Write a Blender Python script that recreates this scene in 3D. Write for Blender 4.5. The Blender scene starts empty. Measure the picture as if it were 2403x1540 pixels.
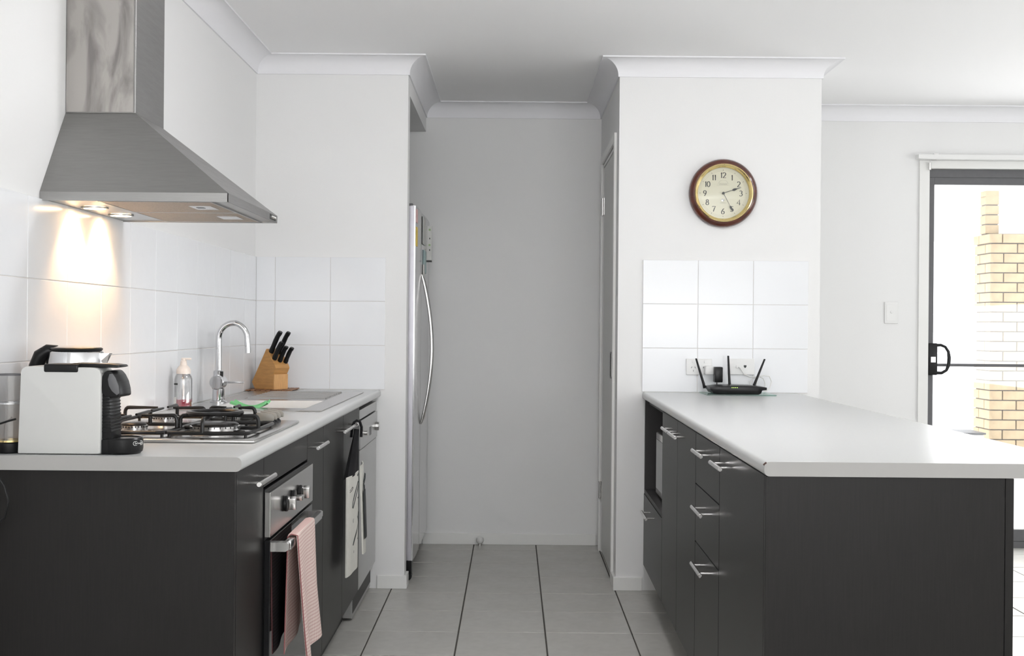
import bpy, bmesh, math, random
from mathutils import Vector, Matrix
random.seed(7)
R = math.radians
scene = bpy.context.scene
COL = scene.collection

# ------------------------------------------------------------------ camera
F_PX, W_PX, H_PX = 2731.0, 2403.0, 1540.0
cam_d = bpy.data.cameras.new('camera')
cam_d.sensor_fit = 'HORIZONTAL'; cam_d.sensor_width = 36.0
cam_d.lens = 36.0 * F_PX / W_PX
cam_d.shift_x = -1.5 / W_PX
cam_d.shift_y = -5.0 / W_PX
cam_d.clip_start = 0.05
cam = bpy.data.objects.new('camera', cam_d); COL.objects.link(cam)
cam.matrix_world = Matrix.Translation((0, 0, 1.195)) @ Matrix.Rotation(R(90), 4, 'X') @ Matrix.Rotation(0.0085, 4, 'Z')
scene.camera = cam

# ------------------------------------------------------------------ world, exposure, daylight
scene.view_settings.view_transform = 'Standard'
scene.view_settings.look = 'None'
scene.view_settings.exposure = 1.05
scene.view_settings.gamma = 1.0
scene.view_settings.use_curve_mapping = False
world = bpy.data.worlds.new('overcast_sky'); scene.world = world
world.use_nodes = True
bg = world.node_tree.nodes['Background']
bg.inputs[0].default_value = (0.93, 0.97, 1.0, 1); bg.inputs[1].default_value = 2.4

def area(name, loc, direction, sx, sy, power, color=(1, 1, 1)):
    l = bpy.data.lights.new(name, 'AREA'); l.shape = 'RECTANGLE'
    l.size, l.size_y, l.energy, l.color = sx, sy, power, color
    o = bpy.data.objects.new(name, l); COL.objects.link(o)
    o.location = loc
    o.rotation_euler = Vector(direction).to_track_quat('-Z', 'Y').to_euler()
    return o
# daylight coming through the glazing of the living side; rear light: added ceiling fill
area('daylight_right_window', (4.9, 2.0, 1.35), (-1, 0, 1.0), 4.4, 1.8, 52, (1.0, 1.0, 1.0))
area('rear_ceiling_fill', (0.9, -2.85, 1.35), (0, 1, 2.6), 3.6, 1.9, 138, (0.98, 0.99, 1.0))
area('daylight_patio_door', (3.3, 6.5, 1.1), (0, -1, 0), 1.9, 1.9, 20, (0.99, 0.99, 1.0))

# ------------------------------------------------------------------ materials
def mat(name, color, rough=0.5, metal=0.0, spec=0.5, noise=None, bump=None, trans=0.0, ior=1.45,
        coat=0.0, emit=None, stretch=(1, 1, 1), rvar=0.0):
    m = bpy.data.materials.new(name); m.use_nodes = True
    nt = m.node_tree; b = nt.nodes['Principled BSDF']
    b.inputs['Base Color'].default_value = (*color, 1)
    b.inputs['Roughness'].default_value = rough
    b.inputs['Metallic'].default_value = metal
    b.inputs['Specular IOR Level'].default_value = spec
    b.inputs['Transmission Weight'].default_value = trans
    b.inputs['IOR'].default_value = ior
    b.inputs['Coat Weight'].default_value = coat
    if emit:
        b.inputs['Emission Color'].default_value = (*emit[0], 1)
        b.inputs['Emission Strength'].default_value = emit[1]
    if noise or bump or rvar:
        tc = nt.nodes.new('ShaderNodeTexCoord'); mp = nt.nodes.new('ShaderNodeMapping')
        mp.inputs['Scale'].default_value = stretch
        nt.links.new(tc.outputs['Object'], mp.inputs[0])
    if noise:   # (scale, amount)
        n = nt.nodes.new('ShaderNodeTexNoise'); n.inputs['Scale'].default_value = noise[0]
        n.inputs['Detail'].default_value = 5
        nt.links.new(mp.outputs[0], n.inputs[0])
        r = nt.nodes.new('ShaderNodeMapRange')
        r.inputs[1].default_value = 0.25; r.inputs[2].default_value = 0.75
        r.inputs[3].default_value = 1 - noise[1]; r.inputs[4].default_value = 1 + noise[1]
        nt.links.new(n.outputs[0], r.inputs[0])
        h = nt.nodes.new('ShaderNodeVectorMath'); h.operation = 'SCALE'
        h.inputs[0].default_value = color
        nt.links.new(r.outputs[0], h.inputs['Scale']); nt.links.new(h.outputs[0], b.inputs['Base Color'])
    if rvar:
        n3 = nt.nodes.new('ShaderNodeTexNoise'); n3.inputs['Scale'].default_value = 6
        nt.links.new(mp.outputs[0], n3.inputs[0])
        r3 = nt.nodes.new('ShaderNodeMapRange')
        r3.inputs[1].default_value = 0.3; r3.inputs[2].default_value = 0.7
        r3.inputs[3].default_value = max(0.02, rough - rvar); r3.inputs[4].default_value = rough + rvar
        nt.links.new(n3.outputs[0], r3.inputs[0]); nt.links.new(r3.outputs[0], b.inputs['Roughness'])
    if bump:    # (scale, strength)
        n2 = nt.nodes.new('ShaderNodeTexNoise'); n2.inputs['Scale'].default_value = bump[0]
        nt.links.new(mp.outputs[0], n2.inputs[0])
        bp = nt.nodes.new('ShaderNodeBump'); bp.inputs['Strength'].default_value = bump[1]
        bp.inputs['Distance'].default_value = 0.002
        nt.links.new(n2.outputs[0], bp.inputs['Height']); nt.links.new(bp.outputs[0], b.inputs['Normal'])
    return m

def thin_glass(name, tint=(1, 1, 1), gloss=0.04):
    m = bpy.data.materials.new(name); m.use_nodes = True
    nt = m.node_tree; nt.nodes.clear()
    out = nt.nodes.new('ShaderNodeOutputMaterial'); mx = nt.nodes.new('ShaderNodeMixShader')
    t = nt.nodes.new('ShaderNodeBsdfTransparent'); g = nt.nodes.new('ShaderNodeBsdfGlossy')
    lw = nt.nodes.new('ShaderNodeLayerWeight'); lw.inputs[0].default_value = 0.25
    rr = nt.nodes.new('ShaderNodeMapRange'); rr.inputs[3].default_value = gloss; rr.inputs[4].default_value = 0.75
    t.inputs[0].default_value = (*tint, 1); g.inputs['Roughness'].default_value = 0.02
    nt.links.new(lw.outputs['Facing'], rr.inputs[0]); nt.links.new(rr.outputs[0], mx.inputs[0])
    nt.links.new(t.outputs[0], mx.inputs[1]); nt.links.new(g.outputs[0], mx.inputs[2])
    nt.links.new(mx.outputs[0], out.inputs[0])
    return m

M = {}
M['wall'] = mat('painted_wall', (0.80, 0.80, 0.795), 0.7, spec=0.3, bump=(220, 0.10))
M['ceiling'] = mat('ceiling_paint', (0.95, 0.95, 0.955), 0.85, spec=0.2)
M['cornice'] = mat('cornice_paint', (0.83, 0.83, 0.85), 0.55, spec=0.3)
M['trim'] = mat('gloss_trim_paint', (0.80, 0.80, 0.78), 0.35)
M['tile'] = mat('glazed_wall_tile', (0.80, 0.812, 0.83), 0.17, bump=(14, 0.22))
M['grout'] = mat('white_grout', (0.72, 0.70, 0.68), 0.8)
M['floor_tile'] = mat('grey_floor_tile', (0.47, 0.462, 0.432), 0.34, noise=(26, 0.07), bump=(60, 0.06), rvar=0.06)
M['floor_grout'] = mat('dark_floor_grout', (0.075, 0.07, 0.062), 0.9)
M['worktop'] = mat('white_laminate', (0.55, 0.56, 0.55), 0.27, noise=(200, 0.01))
M['worktop_edge'] = mat('laminate_edge_strip', (0.35, 0.343, 0.33), 0.5)  # edge banding, its grey darkened further for shade the rear fill washes out
M['edge_line'] = mat('laminate_core_line', (0.10, 0.06, 0.05), 0.7)
M['charcoal'] = mat('charcoal_woodgrain_laminate', (0.0095, 0.0085, 0.008), 0.36, spec=0.33, noise=(30, 0.2), stretch=(9, 9, 0.35), bump=(50, 0.03))
M['carcass'] = mat('dark_carcass', (0.03, 0.028, 0.028), 0.5, noise=(10, .08))
M['steel'] = mat('brushed_steel', (0.50, 0.50, 0.495), 0.30, 1.0, noise=(8, 0.02))
M['hood_steel'] = mat('hood_brushed_steel', (0.30, 0.295, 0.29), 0.42, 1.0, noise=(20, 0.05), stretch=(1, 1, 10), rvar=0.03)
M['sink_steel'] = mat('sink_steel', (0.50, 0.49, 0.48), 0.27, 1.0, noise=(6, .02))
M['hob_steel'] = mat('hob_steel', (0.58, 0.57, 0.56), 0.22, 1.0, noise=(18, 0.05))
M['strip_steel'] = mat('fridge_edge_steel', (0.42, 0.41, 0.44), 0.35, 1.0, noise=(6, 0.04))
M['fridge_steel'] = mat('fridge_steel', (0.56, 0.56, 0.565), 0.16, 1.0, noise=(20, 0.04), stretch=(1, 1, 8))
M['chrome'] = mat('polished_chrome', (0.66, 0.66, 0.67), 0.07, 1.0, noise=(5, 0.02))
M['satin'] = mat('satin_nickel', (0.70, 0.69, 0.68), 0.22, 1.0, noise=(40, 0.03))
M['black'] = mat('black_plastic', (0.007, 0.007, 0.0075), 0.30, spec=0.3, noise=(30, 0.1))
M['blackgloss'] = mat('black_glass', (0.008, 0.008, 0.009), 0.05, noise=(5, 0.05))
M['iron'] = mat('black_enamel_iron', (0.008, 0.0075, 0.0075), 0.28, spec=0.4, noise=(60, 0.2), bump=(120, 0.1))
M['whiteplastic'] = mat('white_plastic', (0.78, 0.78, 0.77), 0.3, noise=(10, 0.01))
M['coffeewhite'] = mat('coffee_machine_white', (0.56, 0.56, 0.545), 0.4, noise=(20, 0.01))
M['beige'] = mat('knob_grey', (0.27, 0.255, 0.225), 0.35, noise=(30, 0.04))
M['filter'] = mat('aluminium_filter_mesh', (0.46, 0.41, 0.36), 0.55, 0.7, noise=(300, 0.25), bump=(500, 0.5))
M['block_wood'] = mat('beech_block', (0.52, 0.27, 0.09), 0.45, noise=(18, 0.16), stretch=(1, 1, 6), bump=(40, 0.1))
M['block_front'] = mat('beech_block_front', (0.66, 0.37, 0.15), 0.45, noise=(30, 0.14), stretch=(8, 8, 1))
M['brown_wood'] = mat('brown_slat_wood', (0.27, 0.13, 0.065), 0.5, noise=(30, 0.2), stretch=(6, 1, 1))
M['mahogany'] = mat('mahogany', (0.085, 0.019, 0.009), 0.16, noise=(12, 0.35), stretch=(1, 1, 3), coat=0.6)
M['brass'] = mat('polished_brass', (0.90, 0.72, 0.34), 0.16, 1.0, noise=(5, 0.02))
M['dial'] = mat('cream_dial', (0.67, 0.655, 0.52), 0.5, noise=(6, 0.02))
M['ink'] = mat('dark_print', (0.03, 0.035, 0.035), 0.5, noise=(5, .02))
M['faintink'] = mat('faint_print', (0.42, 0.41, 0.33), 0.5, noise=(5, .02))
M['green'] = mat('green_cloth', (0.20, 0.56, 0.24), 0.9, noise=(60, 0.1), bump=(300, 0.4))
M['pink_liquid'] = mat('pink_soap', (0.85, 0.12, 0.20), 0.15, trans=0.5, noise=(40, 0.2))
M['peach'] = mat('peach_pump', (0.84, 0.75, 0.68), 0.4, noise=(10, 0.02))
M['doorpaint'] = mat('door_paint', (0.60, 0.60, 0.58), 0.4, noise=(8, 0.01))
M['doorframe'] = mat('grey_aluminium', (0.115, 0.115, 0.12), 0.45, noise=(40, 0.05))
M['glass'] = thin_glass('window_glass')
M['jar_glass'] = thin_glass('jar_glass', (0.93, 0.93, 0.93), 0.10)
M['plate_glass'] = thin_glass('plate_glass', (0.70, 0.88, 0.82), 0.10)
M['brick'] = mat('cream_brick', (0.46, 0.35, 0.225), 0.85, noise=(9, 0.2), bump=(60, 0.4))
M['mortar'] = mat('grey_mortar', (0.16, 0.145, 0.13), 0.9, noise=(30, 0.1))
M['render'] = mat('white_fence', (0.85, 0.86, 0.88), 0.7, noise=(6, 0.02))
M['concrete'] = mat('patio_concrete', (0.72, 0.71, 0.69), 0.8, noise=(8, 0.06))
M['soffit'] = mat('patio_ceiling_white', (0.9, 0.9, 0.9), 0.6, noise=(8, 0.01))
M['lamp'] = mat('lamp_lens', (1, 0.9, 0.75), 0.3, emit=((1.0, 0.62, 0.30), 30.0))
M['opal'] = mat('opal_lamp_glass', (0.9, 0.9, 0.9), 0.4, emit=((1.0, 0.985, 1.0), 24.0))
M['led'] = mat('green_led', (0.3, 0.9, 0.1), 0.3, emit=((0.45, 1.0, 0.1), 1.2))
M['knit'] = mat('black_knit', (0.006, 0.006, 0.007), 0.95, noise=(200, 0.4), bump=(400, 0.8))
M['rubber'] = mat('white_rubber', (0.7, 0.7, 0.68), 0.5, noise=(10, .02))
M['yellow'] = mat('yellow_sticker', (0.75, 0.55, 0.12), 0.6, noise=(20, .1))
M['pinkpaper'] = mat('pink_sticker', (0.70, 0.46, 0.44), 0.6, noise=(20, .1))
M['paper'] = mat('printed_paper', (0.60, 0.60, 0.58), 0.7, noise=(30, .06))
M['greenpaper'] = mat('green_print', (0.30, 0.42, 0.22), 0.7, noise=(30, .1))
M['bluepaper'] = mat('pale_blue_paper', (0.42, 0.55, 0.55), 0.7, noise=(30, .1))
M['cable_white'] = mat('white_cable', (0.72, 0.72, 0.70), 0.4, noise=(10, .02))

# smudges of the hood chimney's protective wipe marks (wear on the metal, object space)
def hood_smear():
    m = mat('smeared_steel', (0.50, 0.47, 0.445), 0.5, 0.85)
    nt = m.node_tree; b = nt.nodes['Principled BSDF']
    tc = nt.nodes.new('ShaderNodeTexCoord'); mp = nt.nodes.new('ShaderNodeMapping')
    mp.inputs['Scale'].default_value = (9, 9, 2.6)
    n = nt.nodes.new('ShaderNodeTexNoise'); n.inputs['Scale'].default_value = 1.6; n.inputs['Detail'].default_value = 7
    n.inputs['Distortion'].default_value = 0.9
    cr = nt.nodes.new('ShaderNodeValToRGB')
    cr.color_ramp.elements[0].position = 0.36; cr.color_ramp.elements[0].color = (0.22, 0.205, 0.20, 1)
    cr.color_ramp.elements[1].position = 0.56; cr.color_ramp.elements[1].color = (0.40, 0.38, 0.36, 1)
    nt.links.new(tc.outputs['Object'], mp.inputs[0]); nt.links.new(mp.outputs[0], n.inputs[0])
    nt.links.new(n.outputs[0], cr.inputs[0]); nt.links.new(cr.outputs[0], b.inputs['Base Color'])
    return m
M['smear'] = hood_smear()

def towel_mat(name, base, line, sx, sz, thr):
    """woven checks: thin darker bands in both directions of the UV-like generated coordinates"""
    m = bpy.data.materials.new(name); m.use_nodes = True
    nt = m.node_tree; b = nt.nodes['Principled BSDF']; b.inputs['Roughness'].default_value = 0.95
    b.inputs['Specular IOR Level'].default_value = 0.1
    tc = nt.nodes.new('ShaderNodeTexCoord'); sp = nt.nodes.new('ShaderNodeSeparateXYZ')
    nt.links.new(tc.outputs['Object'], sp.inputs[0])
    outs = []
    for ax, sc in (('Y', sx), ('Z', sz)):
        a = nt.nodes.new('ShaderNodeMath'); a.operation = 'MULTIPLY'; a.inputs[1].default_value = sc
        f = nt.nodes.new('ShaderNodeMath'); f.operation = 'FRACT'
        l = nt.nodes.new('ShaderNodeMath'); l.operation = 'LESS_THAN'; l.inputs[1].default_value = thr
        nt.links.new(sp.outputs[ax], a.inputs[0]); nt.links.new(a.outputs[0], f.inputs[0]); nt.links.new(f.outputs[0], l.inputs[0])
        outs.append(l)
    s = nt.nodes.new('ShaderNodeMath'); s.operation = 'ADD'
    nt.links.new(outs[0].outputs[0], s.inputs[0]); nt.links.new(outs[1].outputs[0], s.inputs[1])
    h = nt.nodes.new('ShaderNodeMath'); h.operation = 'MULTIPLY'; h.inputs[1].default_value = 0.5
    nt.links.new(s.outputs[0], h.inputs[0])
    mx = nt.nodes.new('ShaderNodeMix'); mx.data_type = 'RGBA'
    mx.inputs[6].default_value = (*base, 1); mx.inputs[7].default_value = (*line, 1)
    nt.links.new(h.outputs[0], mx.inputs[0]); nt.links.new(mx.outputs[2], b.inputs['Base Color'])
    return m
M['pink_check'] = towel_mat('pink_check_weave', (0.82, 0.70, 0.64), (0.60, 0.38, 0.35), 110, 110, 0.42)
M['pink_hem'] = mat('dark_pink_hem', (0.33, 0.12, 0.12), 0.9, noise=(80, 0.2))
M['towel_white'] = mat('white_cotton', (0.74, 0.73, 0.67), 0.95, noise=(60, 0.04), bump=(400, 0.4))

# ------------------------------------------------------------------ mesh helpers
class MB:
    def __init__(self): self.bm = bmesh.new()
    def box(self, x0, x1, y0, y1, z0, z1, bev=0.0, seg=2, mtx=None):
        b = bmesh.new(); bmesh.ops.create_cube(b, size=1.0)
        for v in b.verts:
            v.co = Vector(((x0 + x1) / 2 + v.co.x * (x1 - x0), (y0 + y1) / 2 + v.co.y * (y1 - y0), (z0 + z1) / 2 + v.co.z * (z1 - z0)))
        if bev > 0: bmesh.ops.bevel(b, geom=b.edges[:], offset=bev, segments=seg, profile=0.5, affect='EDGES')
        self._merge(b, mtx); return self
    def prism(self, pts, axis, a, b_, bev=0.0, seg=2, mtx=None):
        """closed outline pts (u,v) extruded along axis from a to b_"""
        b = bmesh.new()
        def P(u, v, t):
            return {'X': (t, u, v), 'Y': (u, t, v), 'Z': (u, v, t)}[axis]
        A = [b.verts.new(P(u, v, a)) for u, v in pts]; B = [b.verts.new(P(u, v, b_)) for u, v in pts]
        b.faces.new(A); b.faces.new(B[::-1]); n = len(pts)
        for i in range(n): b.faces.new((A[i], B[i], B[(i + 1) % n], A[(i + 1) % n]))
        bmesh.ops.recalc_face_normals(b, faces=b.faces[:])
        if bev > 0: bmesh.ops.bevel(b, geom=b.edges[:], offset=bev, segments=seg, profile=0.5, affect='EDGES')
        self._merge(b, mtx); return self
    def lathe(self, prof, c=(0, 0, 0), axis='Z', seg=32, closed=False, mtx=None):
        b = bmesh.new(); rings = []
        c = Vector(c)
        def P(r, h, t):
            x, y = r * math.cos(t), r * math.sin(t)
            return c + Vector({'Z': (x, y, h), 'Y': (x, h, y), 'X': (h, x, y)}[axis])
        for r, h in prof:
            if r < 1e-6: rings.append([b.verts.new(P(0, h, 0))])
            else: rings.append([b.verts.new(P(r, h, 2 * math.pi * i / seg)) for i in range(seg)])
        pairs = list(zip(rings[:-1], rings[1:]))
        if closed: pairs.append((rings[-1], rings[0]))
        for p, q in pairs:
            for i in range(seg):
                j = (i + 1) % seg
                if len(p) == 1 and len(q) == 1: continue
                if len(p) == 1: b.faces.new((p[0], q[i], q[j]))
                elif len(q) == 1: b.faces.new((p[i], q[0], p[j]))
                else: b.faces.new((p[i], q[i], q[j], p[j]))
        bmesh.ops.recalc_face_normals(b, faces=b.faces[:])
        self._merge(b, mtx); return self
    def cyl(self, c, r, h, axis='Z', seg=24, bev=0.0, mtx=None):
        if bev > 0: pr = [(0, 0), (r - bev, 0), (r, bev), (r, h - bev), (r - bev, h), (0, h)]
        else: pr = [(0, 0), (r, 0), (r, h), (0, h)]
        return self.lathe(pr, c, axis, seg, mtx=mtx)
    def tube(self, pts, r, seg=10, cap=True, mtx=None):
        pts = [Vector(p) for p in pts]; rr = r if isinstance(r, (list, tuple)) else [r] * len(pts)
        b = bmesh.new(); rings = []; prev = None
        for i, p in enumerate(pts):
            d = (pts[min(i + 1, len(pts) - 1)] - pts[max(i - 1, 0)]).normalized()
            if prev is None:
                up = Vector((0, 0, 1)) if abs(d.z) < 0.9 else Vector((1, 0, 0))
                n = (up - d * up.dot(d)).normalized()
            else: n = (prev - d * prev.dot(d)).normalized()
            prev = n; s = d.cross(n)
            rings.append([b.verts.new(p + (n * math.cos(2 * math.pi * k / seg) + s * math.sin(2 * math.pi * k / seg)) * rr[i]) for k in range(seg)])
        for p, q in zip(rings[:-1], rings[1:]):
            for k in range(seg): b.faces.new((p[k], q[k], q[(k + 1) % seg], p[(k + 1) % seg]))
        if cap: b.faces.new(rings[0][::-1]); b.faces.new(rings[-1])
        bmesh.ops.recalc_face_normals(b, faces=b.faces[:])
        self._merge(b, mtx); return self
    def poly(self, verts, faces, mtx=None, recalc=True):
        b = bmesh.new(); vs = [b.verts.new(v) for v in verts]
        for f in faces: b.faces.new([vs[i] for i in f])
        if recalc: bmesh.ops.recalc_face_normals(b, faces=b.faces[:])
        self._merge(b, mtx); return self
    def sheet(self, fn, nu, nv, thick=0.0, mtx=None):
        b = bmesh.new()
        g = [[b.verts.new(fn(i / nu, j / nv)) for j in range(nv + 1)] for i in range(nu + 1)]
        for i in range(nu):
            for j in range(nv): b.faces.new((g[i][j], g[i + 1][j], g[i + 1][j + 1], g[i][j + 1]))
        bmesh.ops.recalc_face_normals(b, faces=b.faces[:])
        if thick: bmesh.ops.solidify(b, geom=b.faces[:], thickness=thick)
        self._merge(b, mtx); return self
    def _merge(self, b, mtx):
        if mtx is not None: b.transform(mtx)
        me = bpy.data.meshes.new('t'); b.to_mesh(me); b.free(); self.bm.from_mesh(me); bpy.data.meshes.remove(me)
    def build(self, name, material, parent=None, label=None, cat=None, group=None, kind=None, local=False, smooth=35):
        bm = self.bm
        bm.verts.ensure_lookup_table()
        lo = [min(v.co[i] for v in bm.verts) for i in range(3)]; hi = [max(v.co[i] for v in bm.verts) for i in range(3)]
        if parent is None: org = Vector(((lo[0] + hi[0]) / 2, (lo[1] + hi[1]) / 2, lo[2]))
        elif local: org = Vector((0, 0, 0))
        else: org = world_loc(parent)
        if not (local and parent is not None):
            for v in bm.verts: v.co -= org
        me = bpy.data.meshes.new(name); bm.to_mesh(me); bm.free()
        if smooth:
            me.shade_smooth(); me.set_sharp_from_angle(angle=R(smooth))
        me.materials.append(material)
        o = bpy.data.objects.new(name, me); COL.objects.link(o)
        if parent is None: o.location = org
        else: o.parent = parent
        return tag(o, label, cat, group, kind)

def world_loc(o):
    v = Vector((0, 0, 0))
    while o is not None: v = v + o.location; o = o.parent
    return v
def tag(o, label=None, cat=None, group=None, kind=None):
    if label: o['label'] = label
    if cat: o['category'] = cat
    if group: o['group'] = group
    if kind: o['kind'] = kind
    return o
def thing(name, loc, label, cat, group=None, rotz=0.0):
    o = bpy.data.objects.new(name, None); COL.objects.link(o)
    o.location = loc; o.rotation_euler = (0, 0, rotz); o.empty_display_size = 0.05
    return tag(o, label, cat, group)
def copy_part(src, parent, loc):
    c = src.copy(); COL.objects.link(c); c.parent = parent; c.location = loc
    return c
def arc(cx, cy, r, a0, a1, n):
    return [(cx + r * math.cos(R(a0 + (a1 - a0) * i / n)), cy + r * math.sin(R(a0 + (a1 - a0) * i / n))) for i in range(n + 1)]

# ------------------------------------------------------------------ dimensions
XL, YS, YB = -1.171, 5.28, 6.36         # left wall, stub walls, back wall
XS, XP, XC = -0.482, 0.4766, 1.393      # edges of the openings
XR, YF = 5.0, -3.0
HC = 2.407; ZT = 0.90

# ------------------------------------------------------------------ shell
wall_left = MB().box(XL - .1, XL, YF, YB + .1, 0, HC + .1).build('wall_left', M['wall'], kind='structure')
wall_stub_left = MB().box(XL, XS, YS, YS + .09, 0, HC).box(XL, XS, YS + .09, YB, 2.252, HC).build('wall_kitchen', M['wall'], kind='structure')
wall_stub_right = MB().box(XP, XC, YS, YS + .09, 0, HC).box(XP, XP + .09, YS + .09, 5.45, 0, HC).box(XP, XP + .09, 6.195, YB, 0, HC)\
    .box(XP, XP + .09, 5.45, 6.195, 2.055, HC).box(XC - .09, XC, YS + .09, YB, 0, HC).build('wall_clock', M['wall'], kind='structure')
wall_back = MB().box(XL, 2.255, YB, YB + .12, 0, HC).box(2.255, 4.35, YB, YB + .12, 2.075, HC).box(4.35, XR, YB, YB + .12, 0, HC)\
    .build('wall_back', M['wall'], kind='structure')
MB().box(XR, XR + .1, YF, YB + .1, 0, HC + .1).build('wall_right', M['wall'], kind='structure')
MB().box(XL, XR, YF - .1, YF, 0, HC + .1).build('wall_front', M['wall'], kind='structure')
MB().box(XL - .1, XR + .1, YF - .1, YB + .12, HC, HC + .1).build('ceiling', M['ceiling'], kind='structure')

# floor: dark grout bed with single tiles laid on it
floor = MB().box(XL - .1, XR + .1, YF - .1, YB + .12, -0.12, -0.0035).build('floor', M['floor_grout'], kind='structure')
TX, TY, X0T, Y0T = 0.338, 0.331, 0.137, 4.205
ft = MB().box(-TX / 2 + .0028, TX / 2 - .0028, -TY / 2 + .0028, TY / 2 - .0028, 0, 0.0075, bev=0.0014, seg=1)
proto = ft.build('tile', M['floor_tile'], floor, local=True, smooth=0)
fl = floor.location
first = True
for iy in range(-5, 7):
    for ix in range(-4, 13):
        cx = X0T + (ix + .5) * TX; cy = Y0T + (iy + .5) * TY
        if cx - TX / 2 < XL or cy + TY / 2 > YB + .25 or cx > 4.4: continue
        if cx < .3 and cy < 3.4: continue
        if 0.70 < cx < 1.05 and cy < 5.2: continue
        if cx < -0.75 and cy < 5.2: continue
        loc = Vector((cx, cy, -0.0075 + random.uniform(-.0002, .0002))) - fl
        if first: proto.location = loc; first = False
        else: copy_part(proto, floor, loc)
rest = MB()
for iy in range(-22, -5):
    for ix in range(-4, 14):
        cx = X0T + (ix + .5) * TX; cy = Y0T + (iy + .5) * TY
        rest.box(cx - TX / 2 + .003, cx + TX / 2 - .003, cy - TY / 2 + .003, cy + TY / 2 - .003, -.0075, 0)
rest.build('tile', M['floor_tile'], floor, kind='stuff', smooth=0)

# wall tiles
def tile_field(wall, fn, cells, th=0.007):
    cache = {}
    for (u0, u1, v0, v1) in cells:
        key = (round(u1 - u0, 3), round(v1 - v0, 3))
        g = 0.0011
        lo, hi = fn(u0 + g, v0 + g, 0), fn(u1 - g, v1 - g, th)
        c = Vector([(a + b) / 2 for a, b in zip(lo, hi)])
        if key not in cache:
            h = [abs(a - b) / 2 for a, b in zip(lo, hi)]
            o = MB().box(-h[0], h[0], -h[1], h[1], -h[2], h[2], bev=0.0012, seg=2).build('tile', M['tile'], wall, local=True, smooth=0)
            cache[key] = o
        else:
            o = copy_part(cache[key], wall, (0, 0, 0))
        o.location = c - wall.location
TP = 0.2505
cells = []
ys = [2.54 + TP * i for i in range(11)] + [YS]
rows = [(ZT + .001, 1.1), (1.1, 1.3), (1.3, 1.5)]
for a, b in zip(ys[:-1], ys[1:]):
    for z0, z1 in rows: cells.append((a, b, z0, z1))
for z0, z1 in rows: cells.append((2.29, 2.54, z0, z1))
tile_field(wall_left, lambda u, v, t: (XL + t, u, v), cells)
MB().box(XL, XL + .0052, 2.3, YS, ZT, 1.499).build('grout', M['grout'], wall_left)
xs = [XL + .007, XL + .093, XL + .093 + TP, XL + .093 + 2 * TP]
cells = [(a, b, z0, z1) for a, b in zip(xs[:-1], xs[1:]) for z0, z1 in rows]
tile_field(wall_stub_left, lambda u, v, t: (u, YS - t, v), cells)
MB().box(XL + .007, xs[-1] - .001, YS - .0052, YS, ZT, 1.499).build('grout', M['grout'], wall_stub_left)
x0 = 0.588
xs = [x0 + TP * i for i in range(4)]
cells = [(a, b, z0, z1) for a, b in zip(xs[:-1], xs[1:]) for z0, z1 in rows]
tile_field(wall_stub_right, lambda u, v, t: (u, YS - t, v), cells)
MB().box(x0 + .001, xs[-1] - .001, YS - .0052, YS, ZT, 1.499).build('grout', M['grout'], wall_stub_right)

# cornices: cove profile mitred along the wall line
prof = [(0, 0), (.007, 0), (.007, .006)] + [(0.078 - .071 * math.cos(R(a)), .007 + .066 * math.sin(R(a))) for a in range(8, 91, 9)] + [(.080, .0725), (.084, .0725), (.084, .0785), (0, .0785)]
path = [(XL, YF), (XL, YS), (XS, YS), (XS, YB), (XP, YB), (XP, YS), (XC, YS), (XC, YB), (XR, YB), (XR, YF)]
def nrm(a, b):
    d = Vector((b[0] - a[0], b[1] - a[1])).normalized(); return Vector((d.y, -d.x))   # room lies on the right of the path
for i in range(len(path) - 1):
    a, b = Vector(path[i]), Vector(path[i + 1]); n = nrm(a, b)
    np_ = nrm(path[i - 1], path[i]) if i > 0 else n
    nn = nrm(path[i + 1], path[i + 2]) if i < len(path) - 2 else n
    ma, mb_ = n + (np_ if np_ != n else Vector((0, 0))), n + (nn if nn != n else Vector((0, 0)))
    vs = [(*(a + ma * p), HC - .0785 + z) for p, z in prof] + [(*(b + mb_ * p), HC - .0785 + z) for p, z in prof]
    k = len(prof)
    fs = [(j, (j + 1) % k, k + (j + 1) % k, k + j) for j in range(k)] + [tuple(range(k))[::-1], tuple(range(k, 2 * k))]
    MB().poly(vs, fs).build('trim_%d' % (i + 1), M['cornice'], kind='structure', smooth=30)

# baseboards
def skirting(name, x0, x1, y0, y1):
    MB().box(x0, x1, y0, y1, 0, .060, bev=.002).build(name, M['trim'], kind='structure', smooth=0)
skirting('baseboard_back', XS + .0, XP - .012, YB - .012, YB)
skirting('baseboard_kitchen', -0.605, XS + .012, YS - .012, YS)
skirting('baseboard_kitchen_return', XS, XS + .012, YS + .0005, YS + .09)
skirting('baseboard_clock', XP - .012, 0.596, YS - .012, YS)
skirting('baseboard_clock_return', XP - .012, XP, YS + .0005, 5.395)
skirting('baseboard_right', 1.40, 2.20, YB - .012, YB)

# ------------------------------------------------------------------ cabinet parts
def bar_handle(parent, face_x, out, y0, y1, z, local=False):
    """bar standing off the face; out = direction of the room (+1 or -1 along X)"""
    hb = MB(); bx = face_x + out * .036
    hb.cyl((bx, y0, z), .0062, y1 - y0, 'Y', 14, bev=.001)
    for yy in (y0 + .028, y1 - .028):
        hb.cyl((min(face_x - out * .001, bx), yy, z), .0036, .036, 'X', 10)
    return hb.build('handle', M['satin'], parent, label='satin steel bar handle', local=local)

def panel(parent, name, x0, x1, y0, y1, z0, z1, local=False, g=.0016, m='charcoal'):
    return MB().box(x0, x1, y0 + g, y1 - g, z0 + g, z1 - g, bev=.0008, seg=1).build(name, M[m], parent, local=local, smooth=0)

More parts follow.
